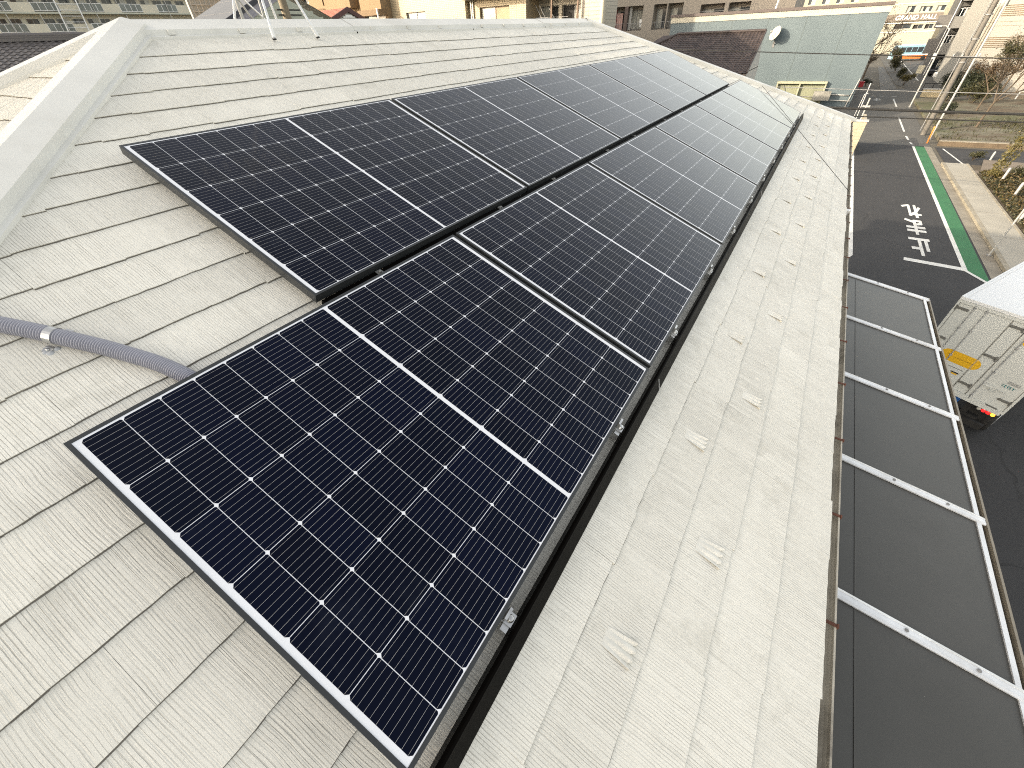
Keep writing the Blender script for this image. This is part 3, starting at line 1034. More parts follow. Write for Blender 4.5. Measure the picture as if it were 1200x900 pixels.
    M_lr = mat('lit red lens', (.55, .01, .01), .25, emit=1.2); M_la = mat('lit amber lens', (1.0, .30, .02), .25, emit=2.2); M_lw = mat('reverse lens', (.5, .5, .45), .2)
    for s0, flip in ((1.40, 1), (.06, -1)):
        mb = MB(); bx(mb, s0, s0 + .32, .03, .10, .84, .94); hl = mb.build('tail_light', M_rubber, root)
        order = [M_lw, M_lr, M_lr, M_la]
        for i in range(4):
            mb = MB(); k_ = i if flip > 0 else 3 - i
            mb.lathe(P(s0 + .045 + k_ * .077, .03, .89), -Lg, [(0, .036), (.012, .034), (.016, .026), (.018, 0)], 14)
            mb.build('lens', order[i], hl)
    for l in (.95, 4.0):
        for s in (.02, 1.55):
            mb = MB(); mb.lathe(P(s, l, .36), D, [(0, .2), (0.0, .34), (.03, .36), (.18, .36), (.21, .34), (.21, .2), (.15, .19), (.15, 0)], 24)
            wh = mb.build('wheel', M_rubber, root)
            mb = MB(); mb.lathe(P(s - .005, l, .36), D, [(0, 0), (.0, .19), (.22, .19), (.22, 0)], 20); mb.build('rim', M_alu, wh)
    # cab
    mb = MB()
    pts = [(3.45, .55), (5.0, .55), (5.05, 1.2), (4.85, 1.95), (4.65, 2.1), (3.45, 2.1)]
    n_ = len(pts)
    vs = [P(.05, l, z) for l, z in pts] + [P(1.73, l, z) for l, z in pts]
    mb.mesh(vs, [tuple(range(n_)), tuple(range(n_, 2 * n_))[::-1]] + [(i, (i + 1) % n_, n_ + (i + 1) % n_, n_ + i) for i in range(n_)])
    cb = mb.build('cab', M_white, root)
    mb = MB()
    mb.face([P(.14, 5.052, 1.25), P(1.64, 5.052, 1.25), P(1.64, 4.872, 1.93), P(.14, 4.872, 1.93)])
    for s in (.045, 1.735):
        mb.face([P(s, 3.75, 1.3), P(s, 4.85, 1.3), P(s, 4.68, 1.95), P(s, 3.75, 1.95)])
    mb.build('windscreen', M_glass, cb)
truck()

# ------------------------------------------------------------------ street furniture
M_pole = mat('concrete pole', (.14, .13, .115), .8, .15, 1.5)
M_wp = mat('white post', (.36, .36, .345), .45, .06, 3)
def post(x, y, h, r, label):
    root = thing('bollard', label, 'bollard', (x, y, .1), 'white posts in the planting')
    mb = MB(); mb.lathe((x, y, .08), Z, [(0, r), (h - .07, r), (h - .02, r * .8), (h, r * .25), (h, 0)], 14); mb.build('post', M_wp, root)
    mb = MB(); mb.tube([(x, y, h - .12), (x, y, h - .06)], r * 1.03, 14, caps=False); mb.build('band', M_lgrey, root)
post(11.70, 41.2, .52, .055, 'shortest white bollard, farthest along the planted strip by the side road')
post(11.22, 35.3, .78, .06, 'white bollard in ground cover beside the tall yellow-green shrub')
post(11.05, 31.8, .84, .06, 'white bollard rising from leafy ground cover, nearest the camera side')
post(10.62, 28.0, .84, .06, 'white bollard in the planting at the right picture edge')
def thin_pole(x, y, h, r, label, mt, top=None):
    root = thing('pole', label, 'pole', (x, y, 0))
    mb = MB(); mb.tube([(x, y, 0), (x, y, h)], [r * 1.15, r], 12); mb.build('shaft', mt, root)
    mb = MB(); mb.tube([(x, y, 0), (x, y, .04)], r * 2.4, 12); mb.build('base', M_mid, root)
    if top: top(root)
    return root
thin_pole(8.93, 23.2, 2.1, .030, 'thin white post standing on the kerb above the truck roof', M_wp)
def lamp_top(root):
    mb = MB(); mb.box(9.02, 9.34, 66.37, 66.41, 4.0, 4.45); mb.build('sign_plate', M_lgrey, root)
    mb = MB(); mb.tube([(9.28, 66.4, 6.2), (8.9, 66.4, 6.5), (8.5, 66.4, 6.5)], .045, 8); mb.build('arm', M_wp, root)
    mb = MB(); mb.box(8.1, 8.6, 66.3, 66.5, 6.45, 6.55); mb.build('lamp_head', M_lgrey, root)
thin_pole(9.28, 66.4, 6.3, .065, 'slim white street light pole beyond the utility pole', M_wp, lamp_top)
thin_pole(9.30, 48.1, 9.0, .06, 'tall slim white pole right beside the concrete utility pole', M_wp)
def upole():
    root = thing('utility_pole', 'thick concrete utility pole at the corner past the green lane', 'utility pole', (9.05, 50, 0))
    mb = MB(); mb.tube([(9.05, 50, 0), (9.0, 50, 11)], [.19, .15], 18); mb.build('shaft', M_pole, root)
    for z in (4.6, 5.9, 7.2):
        mb = MB(); mb.tube([(9.03, 50, z), (9.03, 50, z + .07)], .235, 18, caps=False); mb.build('steel_band', M_mid, root)
    for z in (4.9, 9.6, 10.3):
        mb = MB(); mb.box(8.2, 9.9, 49.75, 49.83, z, z + .08); ca = mb.build('crossarm', M_mid, root)
        for x_ in (8.3, 8.8, 9.75):
            mb = MB(); mb.lathe((x_, 49.79, z + .08), Z, [(0, .05), (.05, .03), (.08, .05), (.14, .03), (.16, 0)], 10); mb.build('insulator', M_wp, ca)
    mb = MB(); mb.tube([(8.72, 49.85, .3), (8.76, 49.85, 8)], .035, 8); mb.build('conduit', M_mid, root)
    mb = MB(); mb.lathe((9.45, 49.9, 7.6), Z, [(0, 0), (0, .28), (.9, .28), (.95, .2), (.95, 0)], 18); mb.build('transformer', M_lgrey, root)
upole()
def guard_or():
    root = thing('guy_guard', 'orange plastic guard sleeve leaning at the foot of the utility pole', 'cable guard', (9.0, 46.4, 0))
    mb = MB(); mb.tube([(9.0, 46.4, 0), (8.98, 46.7, 1.05)], .05, 10); mb.build('sleeve', mat('orange plastic', (.70, .24, .03), .5), root)
    mb = MB(); mb.tube([(8.98, 46.7, 1.05), (9.0, 49.8, 9)], .01, 6); mb.build('guy_wire', M_dark, root)
guard_or()
# overhead cables
def cable(label, a, b, sag, r, mt=None, n=26):
    a = Vector(a); b = Vector(b)
    pts = [a.lerp(b, i / n) - Z * (sag * 4 * (i / n) * (1 - i / n)) for i in range(n + 1)]
    mb = MB(); mb.tube(pts, r, 6)
    o = mb.build('overhead_cable', mt or M_rubber, None, (a + b) / 2)
    tag(o, label, 'cable', 'cables strung over the street')
cable('thickest black cable bundle, crossing just behind the far eave corner', (-14, 24.2, 5.05), (22, 24, 4.85), .36, .045)
cable('black cable just below the thick cable bundle, over the pole foot', (-14, 24.2, 4.62), (22, 24, 4.62), .28, .022)
cable('thin grey cable above the thick bundle, crossing the far road', (-14, 30, 5.15), (24, 30, 4.6), .22, .016, M_mid)
cable('slack wire dipping between the beige wall rods and the street light', (2.2, 40, 3.45), (9.28, 66.4, 4.9), .9, .018)
cable('highest black cable, crossing the blue wall and the tiled roof', (-24, 30, 7.25), (24, 30, 5.25), .12, .022)
cable('hairline black line over the farthest lower panel to the eave', RP(9.63, .33, .115), RP(6.32, 2.06, .06), .0, .0028)  # thin dark line drawn as a tube from the far hip to the eave
# rods and a bracket on top of the beige wall
def beige():
    root = thing('beige_wall', 'sunlit beige boundary wall with coping at the far eave corner', 'wall', (1.5, 40, 0))
    mb = MB(); mb.box(-6, 4.28, 40, 40.18, 0, 2.05); mb.box(4.10, 4.28, 40.18, 43.5, 0, 2.05); mb.build('panel', brick_mat('beige block', (.42, .365, .26), (.29, .25, .185), .4, .2, .01), root)
    mb = MB(); mb.box(-6, 4.34, 39.95, 40.23, 2.05, 2.16); mb.build('coping', M_lgrey, root)
    mb = MB(); mb.tube([(3.86, 40.1, 2.1), (3.84, 40.1, 3.35)], .05, 8); mb.box(3.62, 4.05, 40.07, 40.12, 2.85, 2.95); mb.build('bracket', M_wp, root)
    mb = MB(); mb.tube([(3.58, 40.1, 2.16), (3.52, 40.1, 4.15)], .03, 8); mb.build('rod', M_alu, root)
    mb = MB(); mb.tube([(3.40, 40.1, 2.16), (3.46, 40.1, 3.55)], .022, 8); mb.tube([(3.46, 40.1, 3.55), (3.62, 40.1, 3.6)], .022, 8); mb.build('rod', M_alu, root)
beige()

# ------------------------------------------------------------------ neighbouring buildings
class Fac:
    """a facade plane: s runs along it, z up, o outward"""
    def __init__(f, org, sdir, out):
        f.o = Vector(org); f.s = Vector(sdir).normalized(); f.n = Vector(out).normalized()
    def P(f, s, z, o=0):
        return f.o + f.s * s + f.n * o + Z * z
    def box(f, mb, s0, s1, z0, z1, o0, o1, mi=0):
        mb.obox(f.P((s0 + s1) / 2, (z0 + z1) / 2, (o0 + o1) / 2), f.s, f.n, Z, abs(s1 - s0) / 2, abs(o1 - o0) / 2, abs(z1 - z0) / 2, mi)
    def wall(f, mb, s0, s1, z0, z1, holes, depth, D, mi=0):
        ss = sorted(set([s0, s1] + [h[0] for h in holes] + [h[1] for h in holes]))
        zs = sorted(set([z0, z1] + [h[2] for h in holes] + [h[3] for h in holes]))
        for a, b in zip(ss, ss[1:]):
            for c, d in zip(zs, zs[1:]):
                m_, k_ = (a + b) / 2, (c + d) / 2
                if any(h[0] < m_ < h[1] and h[2] < k_ < h[3] for h in holes):
                    continue
                mb.face([f.P(a, c), f.P(b, c), f.P(b, d), f.P(a, d)], mi)
        for (a, b, c, d) in [h[:4] for h in holes]:
            mb.face([f.P(a, c), f.P(b, c), f.P(b, c, -depth), f.P(a, c, -depth)], mi)
            mb.face([f.P(a, d), f.P(b, d), f.P(b, d, -depth), f.P(a, d, -depth)], mi)
            mb.face([f.P(a, c), f.P(a, d), f.P(a, d, -depth), f.P(a, c, -depth)], mi)
            mb.face([f.P(b, c), f.P(b, d), f.P(b, d, -depth), f.P(b, c, -depth)], mi)
            mb.face([f.P(a, c, -depth), f.P(b, c, -depth), f.P(b, d, -depth), f.P(a, d, -depth)], mi)
        for s in (s0, s1):
            mb.face([f.P(s, z0), f.P(s, z1), f.P(s, z1, -D), f.P(s, z0, -D)], mi)
        mb.face([f.P(s0, z1), f.P(s1, z1), f.P(s1, z1, -D), f.P(s0, z1, -D)], mi)
        mb.face([f.P(s0, z0, -D), f.P(s1, z0, -D), f.P(s1, z1, -D), f.P(s0, z1, -D)], mi)
    def window(f, root, s0, s1, z0, z1, o=0, fm=None, pane=None, sashes=2, label=None):
        fw = .05
        mb = MB()
        f.box(mb, s0, s1, z0, z0 + fw, o, o + .07); f.box(mb, s0, s1, z1 - fw, z1, o, o + .07)
        f.box(mb, s0, s0 + fw, z0 + fw, z1 - fw, o, o + .07); f.box(mb, s1 - fw, s1, z0 + fw, z1 - fw, o, o + .07)
        for i in range(1, sashes):
            c = s0 + (s1 - s0) * i / sashes
            f.box(mb, c - fw / 2, c + fw / 2, z0 + fw, z1 - fw, o, o + .06)
        wo = mb.build('window', fm or M_alu_white, root)
        for i in range(sashes):
            a = s0 + (s1 - s0) * i / sashes; b = s0 + (s1 - s0) * (i + 1) / sashes
            mb = MB(); f.box(mb, a + fw * .6, b - fw * .6, z0 + fw, z1 - fw, o + .005, o + .03)
            pm = pane[i % len(pane)] if isinstance(pane, (list, tuple)) else (pane or M_glass)
            mb.build('pane', pm, wo)
        return wo

def kawara(mb, org, eu, ev, en, Lu, Lv, tile=.27, row=.24, lim=None):
    nu = int(Lu / tile); nv = int(Lv / row)
    sub = 6
    for r in range(nv):
        for cgrp in range(nu):
            cu = (cgrp + .5) * tile
            if lim and not lim(cu, (r + .5) * row):
                continue
            vs = []; fs = []
            for i in range(sub + 1):
                u = (cgrp + i / sub) * tile
                hh = .045 * (math.cos(2 * math.pi * (i / sub - .08)) * .5 + .5) ** 1.5
                lip = .012 * math.sin(math.pi * i / sub)
                vs.append(org + eu * u + ev * (r * row) + en * hh)
                vs.append(org + eu * u + ev * ((r + 1) * row + lip) + en * (hh + .028))
                vs.append(org + eu * u + ev * ((r + 1) * row + lip) + en * (hh - .004))
            for i in range(sub):
                a = i * 3; b = (i + 1) * 3
                fs.append((a, b, b + 1, a + 1)); fs.append((a + 1, b + 1, b + 2, a + 2))
            mb.mesh(vs, fs, 0, smooth=False, t=random.random())
def kawara_mat(name, a, b):
    mt, nt, p = base_mat(name)
    at = N(nt, 'ShaderNodeAttribute', attribute_name='tint').outputs['Fac']
    tc = N(nt, 'ShaderNodeTexCoord').outputs['Object']
    c = mix(nt, at, a, b)
    c = mix(nt, mth(nt, 'MULTIPLY', ramp(nt, noise(nt, tc, 1.2, 5, .7), .5, .8), .35), c, (.14, .125, .105))
    L(nt, c, p.inputs['Base Color']); p.inputs['Roughness'].default_value = .5
    return mt
M_kawara = kawara_mat('grey kawara tile', (.095, .085, .085), (.15, .135, .13))
M_kawara2 = kawara_mat('brown grey tile', (.040, .031, .030), (.080, .062, .058))

# -- grey tiled house beyond the near hip
def tile_house():
    root = thing('tiled_house', 'house with dark grey wavy tile roof beyond the near hip', 'house', (-32, 4, 0))
    rz = 8.02; sl_ = rad(25)
    ev = Vector((math.cos(sl_), 0, -math.sin(sl_))); en = Vector((math.sin(sl_), 0, math.cos(sl_)))
    ev2 = Vector((-math.cos(sl_), 0, -math.sin(sl_))); en2 = Vector((-math.sin(sl_), 0, math.cos(sl_)))
    mb = MB(); kawara(mb, Vector((-32, -4, rz)), Y, ev, en, 16.0, 6.6); mb.face([Vector((-32, -4, rz - .02)), Vector((-32, 12, rz - .02)), Vector((-32, 12, rz - .02)) + ev * 6.4, Vector((-32, -4, rz - .02)) + ev * 6.4])
    rf = mb.build('roof', M_kawara, root)
    mb = MB(); mb.face([Vector((-32, -4, rz)), Vector((-32, 12, rz)), Vector((-32, 12, rz)) + ev2 * 6.4, Vector((-32, -4, rz)) + ev2 * 6.4])
    mb.build('roof', M_kawara, root)
    mb = MB()
    mb.box(-32.16, -31.84, -4.1, 12.05, rz, rz + .12); mb.box(-32.12, -31.88, -4.1, 12.05, rz + .125, rz + .19)
    mb.tube([(-32, -4.15, rz + .22), (-32, 12.1, rz + .22)], .09, 10)
    mb.build('ridge', M_kawara, rf)
    mb = MB(); mb.box(-37.2, -26.8, -3.5, 11.5, 0, rz - 2.75); mb.mesh([(-37.2, 11.5, rz - 2.75), (-26.8, 11.5, rz - 2.75), (-32, 11.5, rz - .3)], [(0, 1, 2)]); mb.build('wall', M_wallcream, root)
    F = Fac((-26.8, -3.5, 0), Y, X)
    for s in (2, 6, 10.5):
        F.window(root, s, s + 1.8, 3.4, 4.6, 0.0)
tile_house()

# -- long apartment slab far to the left
def slab_flats():
    root = thing('apartment_block', 'long beige apartment slab with glass balcony railings at upper left', 'building', (-121, 43, 0))
    Mw = mat('beige flats', (.60, .57, .47), .85, .10, .3)
    Ms = mat('green grey slab edge', (.50, .51, .43), .8, .12, .5)
    Mg = mat('frosted balcony glass', (.16, .18, .17), .25, .3, .8)
    mb = MB(); mb.box(-134, -121.6, 14, 64.4, 0, 19.6); mb.build('wall', Mw, root)
    F = Fac((-121.6, 0, 0), Y, X)
    rr = random.Random(4)
    for fl_ in range(-1, 4):
        zf = 10.70 + 2.77 * fl_
        mb = MB(); F.box(mb, 14, 64.3, zf - .14, zf + .10, 0.001, 1.62)
        mb.build('balcony_slab', Ms, root)
        if fl_ < 0 or fl_ > 2:
            continue
        y = 15.6
        n = 0
        while y < 63:
            # a railing section of 3.8 m and a solid parapet of 2.85 m
            shift = 0 if fl_ == 1 else (.6 if fl_ == 0 else .2)
            a, b = y + shift, min(y + 3.75 + shift, 64.2)
            mb = MB(); F.box(mb, a + .02, b - .02, zf + .30, zf + 1.28, 1.55, 1.58); rl = mb.build('glass_railing', Mg, root)
            mb = MB()
            F.box(mb, a, b, zf + 1.281, zf + 1.34, 1.52, 1.61); F.box(mb, a, b, zf + .22, zf + .29, 1.52, 1.61)
            for i in range(5):
                c = a + (b - a) * i / 4
                F.box(mb, c - .035, c + .035, zf + .291, zf + 1.28, 1.53, 1.60)
            mb.build('rail_frame', M_alu_white, rl)
            c, d = b + .01, min(y + 6.64 + shift, 64.3)
            if d > c + .2:
                mb = MB(); F.box(mb, c, d, zf + .101, zf + 1.30, 1.45, 1.61); mb.build('parapet', Mw, root)
            # windows of the recess behind
            for s in (a + .2, a + 2.2, a + 4.6):
                if s + 1.75 < 64.2:
                    F.window(root, s, s + 1.7, zf + .35, zf + 2.05, 0.0, M_lgrey, [M_glass, rr.choice([M_glass, M_curtain, M_glass])])
            if n % 2 == 0:
                mb = MB(); F.box(mb, d - .1, d + .0, zf + 1.31, zf + 2.6, 1.3, 1.42); mb.build('partition', M_lgrey, root)
            y += 6.67; n += 1
        for yy in (18, 31.5, 44.5, 57.5):
            mb = MB(); mb.tube([F.P(yy, zf + .1, 1.70), F.P(yy, zf + 2.65, 1.70)], .06, 8); mb.build('drain_pipe', M_lgrey, root)
    # ladder-like steel service stair seen in front of the slab
    mb = MB()
    for s in (38.2, 41.4):
        mb.tube([F.P(s, 8, 2.2), F.P(s + 1.2, 19, 2.2)], .10, 8)
    for i in range(12):
        z = 9 + i * .8
        mb.tube([F.P(38.3 + (z - 8) * .109, z, 2.2), F.P(41.5 + (z - 8) * .109, z, 2.2)], .05, 6)
    mb.build('service_ladder', M_alu_white, root)
slab_flats()

# -- white lattice block between slab and grey roof
def lattice():
    root = thing('white_block', 'distant pale building with latticed wall behind the grey metal roof', 'building', (-62, 36, 0))
    F = Fac((-62, 32.4, 0), Y, X)
    mb = MB(); F.box(mb, 0, 11, 0, 14, -.3, 0); mb.build('wall', mat('pale lattice wall', (.36, .36, .33), .7, .1, .3), root)
    mb = MB()
    for i in range(19):
        F.box(mb, .25 + i * .55, .35 + i * .55, 9.5, 13.8, .0, .06)
    for i in range(8):
        F.box(mb, .2, 10.8, 9.6 + i * .55, 9.68 + i * .55, .061, .10)
    mb.build('lattice', M_lgrey, root)
lattice()

# -- grey metal gable roof and pale siding
def grey_house():
    root = thing('gabled_house', 'house with plain grey metal roof and dark verge left of the antenna', 'house', (-23.5, 16, 0))
    x0, x1 = -25.4, -21.95
    k = .407
    zr = lambda y: 8.19 + k * (y - 12.86)
    yr = 16.2; ye = 11.0
    Mr = mat('grey metal roofing', (.105, .108, .115), .5, .10, .6)
    mb = MB()
    mb.mesh([(x0, ye, zr(ye)), (x1, ye, zr(ye)), (x1, yr, zr(yr)), (x0, yr, zr(yr)), (x0, ye, zr(ye) - .1), (x1, ye, zr(ye) - .1), (x1, yr, zr(yr) - .1), (x0, yr, zr(yr) - .1)], [(0, 1, 2, 3), (4, 7, 6, 5), (0, 4, 5, 1), (0, 3, 7, 4), (1, 5, 6, 2)])
    b2 = 2 * yr - ye
    mb.mesh([(x0, yr, zr(yr)), (x1, yr, zr(yr)), (x1, b2, zr(ye)), (x0, b2, zr(ye))], [(0, 1, 2, 3)])
    for i in range(5):
        y_ = ye + .5 + i * 1.2
        if y_ < yr:
            mb.box(x0 + .02, x1 - .12, y_, y_ + .02, zr(y_) + .001, zr(y_) + .006)
    mb.build('roof', Mr, root)
    mb = MB()
    for dy, dz, o in ((0, 0, .0),):
        mb.mesh([(x1 + .002, ye, zr(ye) + .03), (x1 + .002, yr, zr(yr) + .03), (x1 + .002, yr, zr(yr) - .16), (x1 + .002, ye, zr(ye) - .16), (x1 + .06, ye, zr(ye) + .03), (x1 + .06, yr, zr(yr) + .03), (x1 + .06, yr, zr(yr) - .16), (x1 + .06, ye, zr(ye) - .16)], [(0, 1, 5, 4), (4, 5, 6, 7), (3, 7, 6, 2)])
    mb.build('verge', mat('navy verge', (.03, .032, .045), .5), root)
    mb = MB()
    mb.mesh([(x1 + .0, ye, zr(ye) - .155), (x1, yr, zr(yr) - .155), (x1, yr, zr(yr) - .42), (x1, ye, zr(ye) - .42)], [(0, 1, 2, 3)])
    mb.mesh([(x1 + .03, ye, zr(ye) - .40), (x1 + .03, yr, zr(yr) - .40), (x1 + .03, yr, zr(yr) - .48), (x1 + .03, ye, zr(ye) - .48)], [(0, 1, 2, 3)])
    mb.build('barge_board', mat('lilac barge', (.30, .29, .33), .6), root)
    Ms = mat('pale green siding', (.40, .42, .35), .7, .08, .6)
    mb = MB()
    mb.mesh([(x1 - .02, ye + .4, 0), (x1 - .02, b2 - .4, 0), (x1 - .02, b2 - .4, zr(ye) - .1), (x1 - .02, yr, zr(yr) - .3), (x1 - .02, ye + .4, zr(ye) - .1)], [(0, 1, 2, 3, 4)])
    for i in range(30):
        z = 4.5 + i * .22
        mb.box(x1 - .02, x1 - .005, max(ye + .5, yr - (zr(yr) - .4 - z) / k), min(b2 - .5, yr + (zr(yr) - .4 - z) / k), z, z + .205) if z < zr(yr) - .7 else None
    mb.box(x0 + .1, x1 - .05, ye + .4, b2 - .4, 0, zr(ye) - .12)
    mb.build('siding', Ms, root)
grey_house()

# -- red roofed house with dormer
def red_house():
    root = thing('red_roof_house', 'house with reddish shingle roof, dark gable verge and white trimmed dormer', 'house', (-29, 23.5, 0))
    yr, ye, y2 = 23.55, 20.6, 26.2
    zr_, ze = 9.06, 8.06
    Mr = mat('red shingles', (.30, .105, .075), .75, .18, 2.0)
    Md = mat('dark red trim', (.085, .035, .035), .6)
    mb = MB()
    x0, x1 = -35.5, -25.95
    n = 14
    for i in range(n):
        ya = yr + (ye - yr) * i / n; yb = yr + (ye - yr) * (i + 1) / n - .03
        za = zr_ + (ze - zr_) * i / n; zb = zr_ + (ze - zr_) * (i + 1) / n
        mb.mesh([(x0, ya, za), (x1, ya, za), (x1, yb, zb + .02), (x0, yb, zb + .02), (x0, yb, zb - .02), (x1, yb, zb - .02)], [(0, 1, 2, 3), (3, 2, 5, 4)])
    mb.mesh([(x0, yr, zr_), (x1, yr, zr_), (x1, y2, ze), (x0, y2, ze)], [(0, 1, 2, 3)])
    mb.build('roof', Mr, root)
    mb = MB()
    for (a, za, b, zb) in ((ye - .1, ze - .04, yr, zr_ + .05), (y2 + .1, ze - .04, yr, zr_ + .05)):
        mb.mesh([(x1, a, za), (x1, b, zb), (x1, b, zb - .24), (x1, a, za - .24), (x1 + .10, a, za), (x1 + .10, b, zb), (x1 + .10, b, zb - .24), (x1 + .10, a, za - .24)], [(4, 5, 6, 7), (0, 1, 5, 4), (3, 7, 6, 2), (0, 4, 7, 3)])
    mb.build('verge', Md, root)
    mb = MB(); mb.mesh([(x1 - .06, ye + .3, 0), (x1 - .06, y2 - .3, 0), (x1 - .06, y2 - .3, ze - .05), (x1 - .06, yr, zr_ - .15), (x1 - .06, ye + .3, ze - .05)], [(0, 1, 2, 3, 4)])
    mb.box(x0 + .3, x1 - .08, ye + .3, y2 - .3, 0, ze - .08)
    mb.build('wall', M_lgrey, root)
    F = Fac((x1 - .06, yr - .45, 0), Y, X)
    F.window(root, .1, .85, 7.95, 8.55, 0.0, M_white, M_lgrey, 1)
    mb = MB(); F.box(mb, .0, .95, 8.60, 8.66, .0, .1); F.box(mb, .2, .75, 8.66, 8.74, .0, .09); mb.build('window_head', M_white, root)
    # dormer
    dx0, dx1 = -31.9, -28.7
    mb = MB(); mb.box(dx0 + .25, dx1 - .2, 21.25, 23.2, 8.0, 8.55); dm = mb.build('dormer', Md, root)
    mb = MB()
    mb.mesh([(dx0, 21.1, 8.60), (dx1, 21.1, 8.60), (dx1, 22.4, 8.98), (dx0, 22.4, 8.98), (dx1, 23.6, 8.8), (dx0, 23.6, 8.8), (dx0, 21.1, 8.5), (dx1, 21.1, 8.5)], [(0, 1, 2, 3), (3, 2, 4, 5), (6, 7, 1, 0), (1, 7, 2)])
    mb.build('dormer_roof', mat('maroon shingles', (.13, .05, .05), .7, .2, 3), dm)
    mb = MB()
    mb.box(dx0 - .35, dx0 - .2, 20.95, 21.05, 7.7, 8.35); mb.box(dx0 + .55, dx0 + .7, 20.95, 21.05, 7.7, 8.35)
    mb.mesh([(dx0 - .35, 20.95, 8.35), (dx0 + .18, 20.95, 8.75), (dx0 + .7, 20.95, 8.35), (dx0 + .55, 20.95, 8.28), (dx0 + .18, 20.95, 8.58), (dx0 - .2, 20.95, 8.28)], [(0, 1, 4, 5), (1, 2, 3, 4)])
    mb.build('dormer_trim', M_white, dm)
    mb = MB(); mb.face([(dx0 - .2, 20.97, 7.7), (dx0 + .55, 20.97, 7.7), (dx0 + .55, 20.97, 8.3), (dx0 + .18, 20.97, 8.55), (dx0 - .2, 20.97, 8.3)]); mb.build('dormer_pane', M_curtain, dm)
red_house()

# -- tan rendered building
def tan_block():
    root = thing('tan_building', 'sunlit tan rendered building with stepped bays behind the red roof', 'building', (-40, 36, 0))
    Mt = mat('tan render', (.235, .165, .095), .85, .09, .5)
    Mt2 = mat('tan band', (.18, .125, .075), .85, .09, .5)
    F = Fac((-56, 32, 0), X, -Y)
    holes = [(14.5, 15.4, 9.95, 10.55), (17.3, 18.9, 9.95, 10.5), (22.2, 24.7, 7.6, 9.05), (2, 3.6, 9.95, 10.5), (7, 8.6, 9.95, 10.5)]
    mb = MB(); F.wall(mb, 0, 25, 0, 10.6, holes, .3, 9); mb.build('wall', Mt, root)
    for h in holes:
        F.window(root, *h, -.29, M_mid, [M_glass, M_curtain])
    mb = MB(); F.box(mb, 0, 18, 9.72, 9.80, .0, .06); F.box(mb, 22.5, 25, 9.25, 9.35, .0, .9); F.box(mb, 22.5, 25, 9.0, 9.25, .0, .9); mb.build('string_course', Mt2, root)
    mb = MB(); F.box(mb, -8, 22, 0, 27, -20, -9.1); mb.build('shade_tower', Mt, root)  # added tower, there only to shade the grey brown flats
    mb = MB(); F.box(mb, 18.6, 21.8, 9.6, 10.75, .0, .9); mb.build('bay', Mt, root)
    mb = MB(); F.box(mb, 22.6, 25, 9.36, 10.72, .0, .6); mb.build('bay', Mt, root)
    mb = MB(); mb.tube([F.P(24.85, 0, .95), F.P(24.85, 9.4, .95)], .07, 8); mb.build('downpipe', M_white, root)
tan_block()
# brown service pole standing among these houses
def brown_pole():
    root = thing('service_pole', 'weathered brown grey pole with brackets behind the antenna stand', 'pole', (-18.02, 13.72, 0))
    mb = MB(); mb.tube([(-18.0, 13.78, 0), (-18.0, 13.55, 9.6)], [.19, .15], 12); mb.build('shaft', mat('brown pole', (.20, .17, .12), .85, .2, 3), root)
    for z in (8.3, 8.45):
        mb = MB(); mb.box(-18.05, -17.95, 13.2, 14.25, z, z + .04); mb.build('bracket', M_dark, root)
brown_pole()
def white_rods():
    root = thing('washing_pole_stand', 'white tubular drying stand just behind the ridge, left of the antenna', 'drying stand', (-6, 4.6, 6.9))
    mb = MB(); mb.tube([(-6, 4.47, 6.6), (-6, 4.47, 8.6)], .022, 8); mb.build('post', M_wp, root)
    mb = MB(); mb.tube([(-6, 4.83, 8.5), (-6, 4.80, 7.72), (-6, 4.74, 7.64), (-6, 4.66, 7.64), (-6, 4.58, 7.74), (-6, 4.50, 7.9)], .014, 8); mb.build('hook_arm', M_wp, root)
    mb = MB(); mb.tube([(-6, 4.2, 8.3), (-6, 4.62, 7.85), (-6, 4.95, 7.55)], .012, 6); mb.build('brace', M_alu, root)
    mb = MB(); mb.box(-6.4, -5.9, 4.2, 5.0, 0, 6.6); mb.build('pier', M_wallcream, root)
white_rods()

